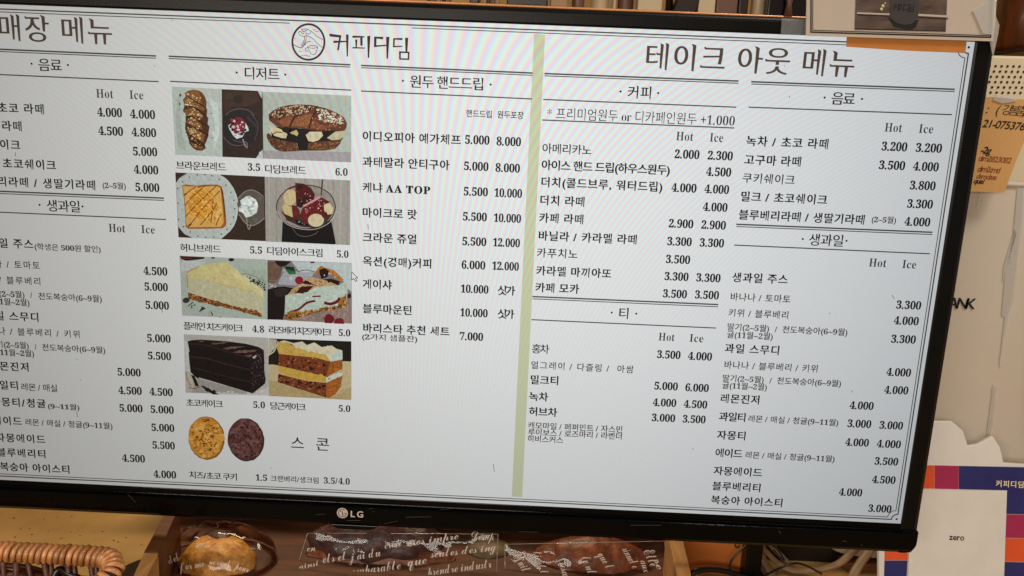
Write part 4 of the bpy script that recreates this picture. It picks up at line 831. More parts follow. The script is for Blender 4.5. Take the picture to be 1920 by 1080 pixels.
for x0, y0, x1, y1 in ((1608, 28, 1667, 30.5), (1721, 32.5, 1777, 35.5), (1604, 54, 1772, 58.5)): sh.line([XP(x0, y0), XP(x1, y1)], .0006, (0, 0, 0, 1))
cup = [(1667, -80), (1668, 20), (1670, 35), (1680, 43), (1694, 47), (1708, 45), (1717, 38), (1721, 30), (1724, -80)]
sh.poly([XP(1664, 33), XP(1675, 50), XP(1705, 57), XP(1716, 52), XP(1722, 38)], (0, 0, 0, 1))
sh.build('cup_shade_print', M_INK, poster)
sh = flat(YP - 0.0006); sh.poly([XP(*p) for p in cup], (0, 0, 0, 1)); sh.build('cup_print', M_CUPP, poster)
sh = flat(YP - 0.0008); p0 = XP(1672, 20); p1 = XP(1712, 22)
sh.text('커피디딤', p0[0], p0[1], 0.0052, (0, 0, 0, 1), style='plain', width=p1[0] - p0[0]); sh.build('cup_lettering', M_INK, poster)
sh = flat(YP - 0.0006)
for x, y, r in ((1655, 11, 3.2), (1652, 17, 3.0), (1659, 6, 1.6)):
    sh.poly([XP(x + r * cos(k * 1.047 + x), y + r * sin(k * 1.047 + x)) for k in range(6)], (0, 0, 0, 1))
sh.build('flower_print', plain('pale_flower', (206, 190, 140), 0.5), poster)
# clear sleeve edge to the right of the sheet and the tape pieces
sv = [PY(1862, 108, -0.003), PY(1872, 62, -0.005), PY(1874, 47, -0.006), PY(1867, 30, -0.006), PY(1872, -60, -0.006), PY(1882, -235, -0.006), PY(1872, -238, -0.0062), PY(1860, 60, -0.0062), PY(1856, 78, -0.004)]
prism('clear_sleeve', sv, (0, 0.0003, 0), M_SLEEVE, poster)
prism('clear_tape', [PY(x, y, YP - 0.0007) for x, y in ((1823, 19), (1853, 1), (1868, -20), (1866, 40), (1862, 66), (1842, 62), (1832, 38))], (0, -0.0002, 0), M_CLEAR, poster)
tag(prism('orange_strip', [PY(1588, 66, -0.0045), PY(1587, 87.5, -0.0045), PY(1700, 95, -0.0045), PY(1810, 99.5, -0.0045), PY(1813, 74, -0.0045)], (0, 0.0004, 0), M_ORANGE, origin=PY(1700, 85, -0.0045)), 'thin orange paper strip across the top of the screen under the cup notice', 'paper strip')
tag(prism('clear_tape_piece', [PY(1466, 34, -0.0032), PY(1514, 36, -0.0032), PY(1512, 67, -0.0032), PY(1464, 63, -0.0032)], (0, 0.0003, 0), M_TAPEG, origin=PY(1490, 50, -0.003)), 'grey clear tape on the top bezel just left of the cup notice', 'tape')

# ================================================================== RIGHT OF THE MONITOR
# kraft paper note with handwriting
YN = 0.075
note = thing('paper_note', 'orange-brown paper note with handwriting taped beside the right edge of the monitor', 'note', tuple(PY(1850, 362, YN)))
prism('note_paper', [PY(x, y, YN) for x, y in ((1780, 183), (1862, 182), (1905, 186), (1948, 188), (1932, 240), (1916, 275), (1898, 320), (1883, 361), (1855, 360), (1760, 358))], (0, 0.0006, 0), M_KRAFT, note)
sh = flat(YN - 0.0003); XN = lambda x, y: XP(x, y, YN - 0.0003)
def hand(t, x0, y0, x1, em, mi=0, wt=0.0, yd=0.03):
    a = XN(x0, y0); b = XN(x1, y0 + yd * (x1 - x0)); sh.text(t, a[0], a[1], em, (0, 0, 0, 1), style='plain', dx=wt, dy=wt, width=b[0] - a[0], mi=mi, slant=0.22, ang=-0.04)
hand(':(', 1848, 212, 1872, 0.0090); hand('강봄춤)', 1877, 213, 1922, 0.0084, wt=-.006); hand('21-0753764', 1841, 238, 1930, 0.0080, wt=.012)
hand('-2g', 1838, 287, 1857, 0.0072, wt=.02)
hand('dsm2823082', 1834, 301, 1895, 0.0058, 1, wt=.01); hand('dsm2cmd', 1832, 321, 1874, 0.0062, 1, wt=.01); hand('dsmclass', 1830, 334, 1868, 0.0054, 1, wt=.01); hand('qual', 1825, 343, 1844, 0.0050, wt=.03)
sh.build('handwriting', [M_INK, M_PENR], note)
prism('clear_tape', [PY(x, y, YN - 0.0008) for x, y in ((1866, 176), (1905, 182), (1906, 190), (1880, 194), (1862, 188))], (0, 0.0003, 0), M_CLEAR, note)
# cream perforated panel
YG = 0.16
gp = thing('perforated_panel', 'cream plastic panel with rows of round holes above the paper note', 'panel', tuple(PY(1880, 190, YG)))
a = PY(1835, 103, YG); b = PY(2040, 108, YG); c = PY(2040, 420, YG); d = PY(1790, 400, YG)
prism('panel_face', [a, b, c, d], (0, 0.03, 0), M_CREAM, gp, bev=0.002)
vs, fs = [], []
for r_ in range(6):
    for k in range(13):
        x = 1855.5 + k * 11.2 + (r_ % 2) * -4.2 + r_ * 1.2; y = 124 + r_ * 9.9 + k * 0.12
        p = PY(x, y, YG - 0.0002); base = len(vs); rad = 0.00105
        vs += [p + Vector((rad * cos(i * pi / 5), 0, rad * sin(i * pi / 5))) for i in range(10)] + [p + Vector((rad * cos(i * pi / 5), -0.0003, rad * sin(i * pi / 5))) for i in range(10)]
        fs.append(tuple(range(base + 10, base + 20))); fs += [(base + i, base + (i + 1) % 10, base + 10 + (i + 1) % 10, base + 10 + i) for i in range(10)]
mesh('hole', vs, fs, M_HOLE, gp)['kind'] = 'stuff'
# white appliance with a rounded body
YA = 0.135
ap = thing('white_appliance', 'tall glossy white plastic appliance with black lettering behind the monitor and sign board', 'appliance', (0.45, YA, 0))
rows = [(344, 1926), (352, 1926), (420, 1921), (520, 1911), (640, 1899), (720, 1894), (780, 1891), (800, 1893), (815, 1896), (870, 1890), (930, 1884), (1010, 1876)]
vs, fs = [], []; SG = 26; xl = 0.395
for py, px in rows:
    p = PY(px, py, YA); cx_ = (xl + p.x) / 2; hw = (p.x - xl) / 2
    for k in range(SG + 1):
        t = pi * k / SG; c_, s_ = cos(t), max(0.0, sin(t))
        vs.append((cx_ - hw * (abs(c_) ** 0.36) * (1 if c_ > 0 else -1), YA - 0.045 * (s_ ** 0.36), max(p.z, 0.0)))
n = SG + 1
for i in range(len(rows) - 1):
    for k in range(SG): fs.append((i * n + k, (i + 1) * n + k, (i + 1) * n + k + 1, i * n + k + 1))
fs.append(tuple(range(n)))
vs += [(v[0], YA + 0.06, v[2]) for v in vs[:n]]; 
body = mesh('body', vs, fs, M_WHITE, ap, True)
m_ = body.modifiers.new('thick', 'SOLIDIFY'); m_.thickness = 0.004; m_.offset = -1
rim = [tuple(Vector(vs[k]) + Vector((0, 0, 0.001))) for k in range(n)]
tube('top_rim', rim, 0.0022, M_WHITE, ap, 8)
yl = YA - 0.0458; a = XP(1765, 577, yl); b = XP(1828, 580, yl)
sh = flat(yl); sh.text('BANK', a[0], a[1], 0.0125, (0, 0, 0, 1), style='plain', dx=0.02, dy=0.01, width=b[0] - a[0], slant=0.1); sh.build('lettering', M_INK, ap)
for pts in ([(1896, 350), (1908, 352), (1900, 440), (1884, 520), (1878, 590), (1890, 600), (1902, 560), (1912, 470), (1921, 400), (1922, 352)], [(1902, 430), (1906, 440), (1880, 530), (1882, 500)], [(1884, 595), (1890, 602), (1880, 665), (1876, 690), (1874, 680)], [(1862, 720), (1870, 724), (1864, 790), (1858, 815), (1850, 815), (1856, 770)]):  # whitish strips paint the wrap's highlights; the last one is a tape ribbon
    prism('wrap_highlight', [PY(x, y, YA - 0.0458) for x, y in pts], (0, 0.0003, 0), M_CLEAR, ap)
prism('wrap_highlight', [PY(x, y, YA - 0.0458) for x, y in ((1835, 362), (1846, 364), (1838, 372), (1834, 392), (1831, 392), (1834, 374))], (0, 0.0003, 0), M_CLEAR, ap)
# amber brown canister top right
jc = PY(1990, 100, 0.24)
j = thing('brown_canister', 'glossy amber-brown canister behind the upper right of the notice', 'canister', (jc.x, 0.24, jc.z))
rj = jc.x - PY(1868, 100, 0.24).x
lathe('canister_body', (jc.x, 0.24 + rj * 0, jc.z), [(rj * .96, 0), (rj, 0.004), (rj, 0.13), (rj * .9, 0.14)], M_AMBER, j, 40)
prism('canister_shelf', [(jc.x - rj - .004, 0.24 - rj, jc.z - .001), (jc.x + rj, 0.24 - rj, jc.z - .001), (jc.x + rj, 0.24 + rj, jc.z - .001), (jc.x - rj - .004, 0.24 + rj, jc.z - .001)], (0, 0, -0.004), M_DARK, j)

# payment sign board (its code and its cartoon figures are left out)
TL = R(11.5); bn = Vector((0, cos(TL), -sin(TL))).normalized(); bo = Vector((0.3, 0.040, 0.0)); upv = Vector((0, sin(TL), cos(TL)))
def PB(px, py, h=0.0): return hit(px, py, bo - bn * h, bn)
sg = thing('payment_sign', 'white-edged payment sign board with coloured squares beside the lower right monitor corner', 'sign', tuple(PB(1780, 1078)))
OUT = [(1648, 1100), (1648, 905), (1668, 888), (1700, 850), (1735, 806), (1752, 790), (1785, 790), (1806, 808), (1815, 836), (1835, 833), (1862, 818), (1875, 838), (1882, 868), (1990, 875), (1990, 1100)]
prism('board', [PB(*p) for p in OUT], bn * 0.004, M_ACR, sg, bev=0.0006)
def tile(name, pts, mat): return prism(name, [PB(x, y, 0.0) for x, y in pts], -bn * 0.0004, mat, sg)
for pts, mt in (([(1690, 871), (1752, 872.5), (1752, 916), (1690, 915)], M_VERM), ([(1752.8, 872.5), (1797, 873.5), (1797, 917), (1752.8, 916)], M_MAG), ([(1797.8, 873.5), (1975, 877), (1975, 965), (1887, 963.5), (1887, 919), (1797.8, 917)], M_NAVY),
                ([(1887, 964.5), (1975, 966), (1975, 1010), (1885, 1008)], M_MAG), ([(1885, 1009), (1975, 1011), (1975, 1055), (1883, 1052.5)], M_VERM), ([(1883, 1053.5), (1975, 1056), (1975, 1095), (1881, 1095)], M_NAVY),
                ([(1659, 940), (1701, 941), (1701.5, 1050), (1658.5, 1050)], M_VERM), ([(1658.5, 1051), (1701, 1051), (1699, 1095), (1657, 1095)], M_NAVY)): tile('coloured_square', pts, mt)
prism('white_panel', [PB(x, y, 0.0) for x, y in ((1705, 917), (1886.5, 919), (1880.5, 1095), (1701.5, 1095))], -bn * 0.0012, M_ACR, sg)
sh = Sheet(PB(1867, 911.5, .0006), (1, 0, 0), upv, -bn); wd = (PB(1919, 911.5) - PB(1867, 911.5)).x
sh.text('커피디딤', 0, 0, 0.0058, (0, 0, 0, 1), style='plain', dx=0.02, dy=0.01, width=wd); sh.build('shop_name_lettering', M_CREAMT, sg)
sh = Sheet(PB(1779.5, 1012, .0014), (1, 0, 0), upv, -bn); wd = (PB(1808, 1012) - PB(1779.5, 1012)).x
sh.text('zero', 0, 0, 0.0066, (0, 0, 0, 1), style='plain', dx=0.022, dy=0.02, width=wd, squeeze=True); sh.build('logo_lettering', M_INK, sg)

# espresso machine behind, at the right edge
em_ = thing('espresso_machine', 'dark machine with cream tubes and a chrome tap at the right edge', 'coffee machine', (0.52, 0.26, 0))
YE = 0.22
a = PY(1880, 700, YE); b = PY(2060, 700, YE)
prism('machine_body', [(a.x, YE + .004, 0), (b.x, YE + .004, 0), (b.x, YE + .004, PY(1900, 695, YE).z), (a.x, YE + .004, PY(1900, 692, YE).z)], (0, 0.12, 0), plain('black_machine_metal', (28, 22, 20), 0.4), em_, bev=0.004)
for y0, y1, r_, mt in ((628, 640, .0048, M_PALE), (650, 662, .0042, M_TAN), (676, 684, .0050, M_PALE)):
    tube('cream_tube', spline([PY(1880, y0 - 6, YE - .01), PY(1905, y0, YE - .012), PY(1960, y1, YE - .01), PY(2020, y1 + 6, YE)], 6), r_, mt, em_, 12)
c = PY(1907, 742, YE - .02)
lathe('chrome_tap', (c.x, c.y, c.z - 0.0105), [(0.0008, 0), (0.0026, 0.0005), (0.0028, 0.0065), (0.0022, 0.0075), (0.0058, 0.010), (0.0064, 0.0135), (0.0045, 0.0165), (0.0022, 0.018), (0.0030, 0.0215), (0.0012, 0.0245)], M_CHROME, em_, 24)
for (x, y, r_, mt) in ((1905, 470, .020, M_MAUVE), (1915, 540, .022, M_TAN), (1912, 590, .016, M_DARK)):
    c = PY(x + 18, y, YE + .03)
    lathe('machine_cup', (c.x, c.y, c.z - r_), [(r_ * .5, 0), (r_ * .85, r_ * .3), (r_, r_ * 1.2), (r_ * .95, r_ * 1.9)], mt, em_, 24)

# ================================================================== SHELF BEHIND, ABOVE THE MONITOR
YS = 0.34
za = PY(1000, 13.5, YS).z
sf = thing('wall_shelf', 'long shelf with a shiny copper edge behind the top of the monitor', 'shelf', (0.1, YS, za))
pa, pb = PY(300, -19.5, YS), PY(1640, 36.5, YS)
dv = (pb - pa); th = Vector((0, 0, -0.0025))
prism('copper_edge', [pa, pb, pb + th, pa + th], (0, 0.004, 0), M_SHELF, sf, bev=0.0008)
prism('shelf_board', [pa + Vector((0, .004, -.0004)), pb + Vector((0, .004, -.0004)), pb + Vector((0, .004, -.008)), pa + Vector((0, .004, -.008))], (0, 0.2, 0), M_TAN, sf)
prism('shelf_back', [pa + Vector((0, .204, -.008)), pb + Vector((0, .204, -.008)), pb + Vector((0, .204, .22)), pa + Vector((0, .204, .24))], (0, 0.006, 0), M_WALL, sf)
def zs(px, dy=0.0):
    t = (px - 300) / 1340.0; p = pa + dv * t; return p.z - .0004
def shelf_box(name, x0, x1, hgt, mat, label, cat, dep=0.03, yo=0.006, slant=0.0, group=None):
    Y = YS + yo; p0 = PY(x0, 5, Y); p1 = PY(x1, 5, Y); z = max(zs(x0), zs(x1)) + .0002
    return tag(prism(name, [(p0.x, Y, z), (p1.x, Y, z), (p1.x + slant, Y, z + hgt), (p0.x + slant, Y, z + hgt)], (0, dep, 0), mat, bev=0.0015, origin=((p0.x + p1.x) / 2, Y, z)), label, cat, group)
def shelf_jar(name, x0, x1, hgt, mat, label, cat, prof=None, lid=None, yo=0.03):
    Y = YS + yo; p0 = PY(x0, 5, Y); p1 = PY(x1, 5, Y); r_ = (p1.x - p0.x) / 2; z = zs(x0 / 2 + x1 / 2) + .0003; c = ((p0.x + p1.x) / 2, Y, z)
    t = thing(name, label, cat, c)
    lathe('vessel', c, prof(r_, hgt) if prof else [(r_ * .85, 0), (r_, .003), (r_, hgt * .8), (r_ * .8, hgt)], mat, t, 28)
    if lid: lathe('lid', (c[0], c[1], c[2] + hgt + .0003), [(r_ * .82, 0), (r_ * .84, .008), (r_ * .3, .012)], lid, t, 24)
    return t
shelf_box('dark_box', 880, 898, .06, M_DARK, 'narrow dark box on the shelf left of the black case', 'box')
shelf_box('storage_case', 950, 1027, .09, M_DARK, 'black case on the shelf above the middle of the monitor', 'case')
shelf_box('tan_packet', 1032, 1064, .10, M_TAN, 'plain tan packet on the shelf right of the black case', 'packet', .02)
shelf_jar('coffee_cup', 1070, 1098, .05, M_MAUVE, 'brown cup on the shelf behind the screen top', 'cup', lambda r_, h: [(r_ * .7, 0), (r_ * .8, .002), (r_, h)])
shelf_jar('glass_jar', 1108, 1146, .08, M_PALE, 'pale jar on the shelf between two brown vessels', 'jar', lid=M_TAN)
shelf_box('white_card', 1150, 1155, .07, M_PALE, 'thin white card upright on the shelf beside the pale jar', 'card', .01)
shelf_jar('brown_jar', 1158, 1188, .07, M_MAUVE, 'mauve-brown jar on the shelf right of the thin white card', 'jar', lid=M_DARK)
shelf_box('kraft_packet', 1196, 1242, .11, M_PALE, 'wide pale packet on the shelf', 'packet', .02)
shelf_jar('dark_bottle', 1248, 1262, .09, M_DARK, 'slim dark bottle on the shelf left of the leaning book', 'bottle', lambda r_, h: [(r_, 0), (r_, h * .6), (r_ * .4, h * .75), (r_ * .4, h)])
shelf_box('leaning_book', 1264, 1306, .10, M_DARK, 'dark brown book leaning to the right on the shelf', 'book', .03, slant=0.03)
shelf_box('tan_folder', 1310, 1342, .10, M_PALE, 'pale folder on the shelf left of the brown carton', 'folder', .02)
shelf_box('brown_carton', 1344, 1384, .10, M_MAUVE, 'brown carton on the shelf left of the white canister', 'carton', .03)
shelf_box('dark_carton', 1386, 1404, .10, M_DARK, 'narrow dark carton on the shelf left of the white canister', 'carton', .03)  # dark brown all over
shelf_jar('white_canister', 1408, 1438, .06, M_PALE, 'off-white canister on the shelf near the cup notice', 'canister')
shelf_box('dark_display_box', 1441, 1514, .12, plain('black_display', (22, 16, 14), 0.2), 'black display box on the shelf touching the left edge of the notice', 'box')
shelf_jar('small_figurine', 1472, 1488, .03, M_MAUVE, 'tiny brown ornament standing in front of the black display box', 'ornament', lambda r_, h: [(r_, 0), (r_ * .6, h * .4), (r_ * .9, h * .6), (r_ * .3, h)], yo=-.0)
for k in range(9):
    x0 = 800 + k * 9.5 if k < 5 else 845 + (k - 5) * 8 + 60
    if x0 > 876 and x0 < 902: continue
    shelf_box('tea_tin', x0, x0 + 6.5, .03 + .004 * (k % 3), (M_DARK, M_MAUVE, M_TAN)[k % 3], 'small tin in the row at the left end of the shelf', 'tin', .01, group='small tins in a row on the shelf')

# ================================================================== WOODEN TRAY WITH PASTRIES
tr = thing('wooden_tray', 'brown wooden tray holding the wrapped pastries under the monitor', 'tray', (0, 0.1, 0))
ZT = 0.046
def slab(name, pxs, zt, zb_, mat): return prism(name, [PZ(x, y, zt) for x, y in pxs], (0, 0, zb_ - zt), mat, tr, bev=0.0006)
slab('left_board', [(316, 950), (336, 950), (297, 1036), (270, 1034.5)], ZT, 0.0005, M_WOOD)
slab('left_board_front', [(270, 1035.5), (297, 1037), (262, 1110), (236, 1110)], ZT - .001, 0.0005, M_WOODL)
slab('right_board', [(1250, 985), (1275, 985), (1300, 1095), (1272, 1095)], ZT, 0.0005, M_WOODL)
bl, br = PZ(342, 1033, .006), PZ(1266, 1040, .006); yb = 0.128
xl_, xr_ = PY(340, 1000, yb).x, PY(1262, 1020, yb).x
box('back_board', (xl_ - .012, yb, 0.0005), (xr_ + .012, yb + .008, 0.085), M_WOOD, tr, bev=0.0006)
fl = [(xl_ - .002, yb - .0005, .004), (xr_ + .002, yb - .0005, .004), (xr_ - .01, -.03, .004), (xl_ + .03, -.03, .004)]
prism('tray_floor', fl, (0, 0, -0.003), M_WOOD, tr)

def blob(name, c, rad, mat, parent=None, seed=0, amp=0.08, fr=55, sq=1.0, seg=40):
    vs, fs = [], []; c = Vector(c); rg = seg // 2
    for i in range(rg + 1):
        th_ = pi * i / rg
        for k in range(seg):
            a = 2 * pi * k / seg; d = Vector((sin(th_) * cos(a), sin(th_) * sin(a), cos(th_)))
            p = Vector((math.copysign(abs(d.x) ** sq, d.x) * rad[0], math.copysign(abs(d.y) ** sq, d.y) * rad[1], math.copysign(abs(d.z) ** sq, d.z) * rad[2]))
            nz = noise.fractal((p + Vector((seed * 3.1, seed, 0))) * fr, 0.9, 2.1, 4)
            p *= 1 + amp * nz; p += c; p.z = max(p.z, 0.0045); vs.append(p)
    for i in range(rg):
        for k in range(seg): fs.append((i * seg + k, (i + 1) * seg + k, (i + 1) * seg + (k + 1) % seg, i * seg + (k + 1) % seg))
    return mesh(name, vs, fs, mat, parent, True, origin=(c.x, c.y, 0.0045))
def sheetmesh(name, corners, nu, nv, amp, mat, parent=None, seed=0, bulge=0.0, fr=60):
    """crinkled film between four corners (bl, br, tr, tl)"""
    bl_, br_, tr_, tl_ = [Vector(c) for c in corners]; nrm = (br_ - bl_).cross(tl_ - bl_).normalized()
    vs, fs = [], []
    for j in range(nv + 1):
        for i in range(nu + 1):
            a, b = i / nu, j / nv; p = (bl_ * (1 - a) + br_ * a) * (1 - b) + (tl_ * (1 - a) + tr_ * a) * b
            e = min(1, 6 * min(a, 1 - a)) * min(1, 6 * (1 - b))
            r1 = 1 - abs(noise.noise(p * fr + Vector((seed, 0, 0)))) * 2; r2 = 1 - abs(noise.noise(p * fr * 2.3 + Vector((0, seed, 0)))) * 2
            p = p + nrm * (amp * (r1 * .7 + r2 * .3) * (.3 + .7 * e) + bulge * sin(pi * a) ** .6 * sin(pi * min(1, b * .9 + .05)) ** .6); vs.append(p)
    for j in range(nv):
        for i in range(nu): k = j * (nu + 1) + i; fs.append((k, k + 1, k + nu + 2, k + nu + 1))
    return mesh(name, vs, fs, mat, parent, True)
# round cheese bread in its bag
mc = PY(408, 1085, 0.045)
mf = blob('cheese_bread', (mc.x, 0.048, 0.006), (0.031, 0.024, 0.0185), M_CRUST, seed=3, amp=0.12, seg=56); tag(mf, 'round golden bread in a printed clear bag at the left of the tray', 'bread')
for (x, y, r_) in ((425, 1076, .0042), (356, 1082, .003)):
    p = PY(x, y, 0.034); o = blob('raisin', p, (r_, r_ * .8, r_ * .8), M_RAISIN, mf, seed=8, amp=.2, fr=200, seg=16); o.location = Vector((p.x, p.y, .0045)) - Vector(mf.location)
p = PY(392, 1033, 0.052); o = blob('dark_topping', (mc.x - .003, 0.058, 0.018), (0.014, 0.010, 0.0075), M_CHOC, mf, seed=4, amp=.15, seg=24); o.location = Vector((mc.x - .003, .058, .0045)) - Vector(mf.location)
bag = thing('bread_bag', 'clear crinkled bag printed with white script round the golden bread', 'bag', (mc.x, 0.05, 0.0045))
vs, fs = [], []; SG2, RG = 64, 26
for i in range(RG + 1):
    th_ = pi / 2 * i / RG
    for k in range(SG2):
        a = 2 * pi * k / SG2; d = Vector((cos(th_) * cos(a), cos(th_) * sin(a), sin(th_)))
        rx_ = 0.043 if d.x < 0 else 0.046
        p = Vector((d.x * rx_, d.y * .033, d.z * .0285)); 
        rr_ = 1 - abs(noise.noise(Vector((p.x * 60, p.y * 60, p.z * 60)) + Vector((3, 1, 9)))) * 2
        p *= 1 + 0.055 * rr_ * (1.5 if d.x < -.3 else .5); vs.append((p.x + mc.x, p.y + 0.052, max(p.z + .0050, .0048)))
for i in range(RG):
    for k in range(SG2): fs.append((i * SG2 + k, i * SG2 + (k + 1) % SG2, (i + 1) * SG2 + (k + 1) % SG2, (i + 1) * SG2 + k))
mesh('film', vs, fs, M_BAG, bag, True)
sh = Sheet((0, 0.0155, 0), (1, 0, 0), (0, 0, 1), (0, -1, 0)); XB = lambda x, y: XP(x, y, .0155)
for t_, x, y, x1, em, an in (('for me', 336, 1070, 386, .0075, .22), ('ne smet', 392, 1058, 432, .006, -.05), ('pour', 438, 1066, 466, .0065, -.25), ('del', 318, 1058, 342, .007, .5), ('sal', 286, 1078, 308, .008, .6), ('be', 366, 1027, 396, .004, .1)):
    a = XB(x, y); b = XB(x1, y); sh.text(t_, a[0], a[1], em * 1.5, (0, 0, 0, 1), style='script', dx=-.004, dy=-.004, width=b[0] - a[0], ang=an, squeeze=True)
sh.build('printed_script', M_BAGE, bag)

def bread_bag(label, quadpx, Y, seed, words, Yt):
    Yt -= 0.0026
    c = PY((quadpx[0][0] + quadpx[1][0]) / 2, 1085, Y); b = thing('pastry_bag', label, 'bag', (c.x, Y, 0.0045))
    cr = [PY(x, y, Y if k < 2 else Y + .012) for k, (x, y) in enumerate(quadpx)]
    sheetmesh('film', cr, 90, 36, 0.0009, M_BAG, b, seed, 0.003, 30)
    bk = [q + Vector((0, .045 if k < 2 else .004, 0.0)) for k, q in enumerate(cr)]; sheetmesh('back_film', bk, 40, 14, 0.0015, M_BAG, b, seed + 5, 0, 60)
    e = Vector((0, -.0004, 0)); tube('sealed_edge', [cr[3] + e, cr[2] + e], 0.00035, M_SLEEVE, b, 6); tube('sealed_edge', [cr[0] + e, cr[3] + e], 0.0003, M_SLEEVE, b, 6); tube('sealed_edge', [cr[1] + e, cr[2] + e], 0.0003, M_SLEEVE, b, 6)
    sh = Sheet((0, Yt, 0), (1, 0, 0), (0, 0, 1), (0, -1, 0))
    for t_, x, y, x1, em, an in words:
        a_ = XP(x, y, Yt); b_ = XP(x1, y, Yt); sh.text(t_, a_[0], a_[1], em * 1.55, (0, 0, 0, 1), style='script', dx=-.006, dy=-.004, width=(b_[0] - a_[0]), ang=an, squeeze=True)
    sh.build('printed_script', M_BAGE, b); return b
Yb = 0.052
bread_bag('wide clear bag printed with white script over the dark-topped loaf in mid tray', [(548, 1092), (930, 1092), (934, 1001), (577, 999)], Yb, 2,
   [('els et', 606, 1056, 652, .0085, .22), ("j'ai du", 654, 1052, 716, .0085, .22), ('crire', 722, 1029, 754, .0075, .24), ('mes impre', 762, 1024, 862, .0075, .2), ('Domp', 884, 1012, 926, .0075, .02), ('comparable', 652, 1080, 754, .0088, .2), ('que', 765, 1062, 802, .009, .22), ('seules des ing', 808, 1046, 932, .0075, .18), ('prendre industr', 800, 1080, 924, .0085, .2), ('en', 576, 1034, 592, .007, .1), ('ainsi', 562, 1068, 600, .006, .3)], Yb - .004)
bread_bag('clear bag with sideways white script over the toasted roll at the right of the tray', [(948, 1092), (1254, 1092), (1246, 1014), (946, 1020)], Yb + .004, 6,
   [('Nuit', 962, 1044, 1000, .0085, -1.0), ('tient l', 1000, 1036, 1048, .007, -1.2), ('(usa', 1046, 1050, 1082, .008, -1.25), ('le ul', 1090, 1046, 1128, .008, -1.15), ('que l', 1120, 1040, 1156, .008, -1.0), ('sinuel e', 1166, 1030, 1212, .008, -1.05), ('Elle', 1206, 1034, 1242, .009, -1.1), ('aux', 1200, 1052, 1226, .007, -1.2), ('se', 1226, 1050, 1248, .007, -1.2)], Yb - .0005)
# loaves
def P3(px, Y): return PY(px, 1050, Y).x
lo = blob('dark_loaf', ((P3(600, .082) + P3(815, .082)) / 2, 0.077, 0.011), ((P3(832, .082) - P3(586, .082)) / 2, 0.021, 0.0235), M_CHOC, seed=5, amp=.13, fr=50, seg=64)
tag(lo, 'dark-topped loaf inside the wide printed bag in mid tray', 'bread')
o = blob('lower_crust', ((P3(585, .07) + P3(840, .07)) / 2, 0.0705, 0.002), ((P3(850, .07) - P3(578, .07)) / 2, 0.0155, 0.0145), M_CRUST2, lo, seed=6, amp=.1, fr=60, seg=56); o.location = Vector(((P3(585, .07) + P3(840, .07)) / 2, .0705, .0045)) - Vector(lo.location)
cm = M_CRUST2
ro = blob('toasted_roll', ((P3(1030, .082) + P3(1195, .082)) / 2, 0.078, 0.005), ((P3(1212, .082) - P3(1000, .082)) / 2, 0.019, 0.0195), cm, seed=9, amp=.13, fr=55, seg=64); tag(ro, 'toasted brown roll inside the right printed bag', 'bread')
ro2 = blob('small_roll', (P3(915, .085), 0.088, 0.004), (0.020, 0.015, 0.008), plain('pale_roll_crust', (84, 64, 42), 0.5, scale=110, col2=(124, 98, 64), bump=.6, bscale=200), seed=12, amp=.12, seg=40); tag(ro2, 'pale small roll between the dark loaf and the toasted roll', 'bread')

# ================================================================== RATTAN BASKET, LOWER LEFT
ZB = 0.052
bk = thing('rattan_basket', 'varnished rattan basket with a wrapped rim at the lower left', 'basket', (PZ(90, 1045, ZB).x, -0.02, 0))
path = [PZ(-420, 1020, ZB), PZ(-200, 1026, ZB), PZ(0, 1034, ZB), PZ(100, 1039, ZB), PZ(185, 1044, ZB), PZ(206, 1050, ZB), PZ(213, 1062, ZB - .001), PZ(207, 1078, ZB - .003), PZ(186, 1096, ZB - .006), PZ(150, 1120, ZB - .01), PZ(90, 1160, ZB - .014)]
pl = [Vector(p) for p in spline([tuple(p) for p in path], 14)]
tube('rim_core', pl, 0.0054, M_HOLE, bk, 12)
L_ = [0]
for i in range(1, len(pl)): L_.append(L_[-1] + (pl[i] - pl[i - 1]).length)
def at(s_):
    for i in range(1, len(pl)):
        if L_[i] >= s_: t = (s_ - L_[i - 1]) / (L_[i] - L_[i - 1]); return pl[i - 1].lerp(pl[i], t), (pl[i] - pl[i - 1]).normalized()
    return pl[-1], (pl[-1] - pl[-2]).normalized()
rg = random.Random(4); s_ = 0.002; band_mesh = None
while s_ < L_[-1] - .003:
    p, t = at(s_)
    if band_mesh is None:
        vs, fs = [], []; nn_ = 22; prof = [(-.00165, .0048), (-.0014, .0068), (0, .0074), (.0014, .0068), (.00165, .0048)]
        for k in range(nn_):
            a = 2 * pi * k / nn_; lean = 0.0011 * sin(a)
            for (x, r_) in prof: vs.append((x + lean, r_ * cos(a) * 1.0, r_ * sin(a) * 1.02))
        for k in range(nn_):
            for q in range(4): fs.append((k * 5 + q, k * 5 + q + 1, ((k + 1) % nn_) * 5 + q + 1, ((k + 1) % nn_) * 5 + q))
        o = mesh('binding', vs, fs, M_WICKER, None, True, origin=(0, 0, 0)); o.parent = bk; band_mesh = o.data
    else:
        o = bpy.data.objects.new('binding', band_mesh); link(o, bk)
    o.location = p - Vector(bk.location); o.rotation_euler = t.to_track_quat('X', 'Z').to_euler()
    f_ = rg.uniform(.94, 1.05); o.scale = (rg.uniform(.92, 1.12), f_, f_)
    s_ += 0.0044 * rg.uniform(.94, 1.1)
for k, x in enumerate((-60, -30, 4, 30, 52, 83, 96, 127, 139, 170, 180)):
    a = PZ(x, 1052, ZB - .004); b = a + Vector((rg.uniform(-.004, .004), .002, -.044)); tube('stake', [a, (a + b) / 2, b], .0022 if k % 2 else .0017, M_WICKD, bk, 8)
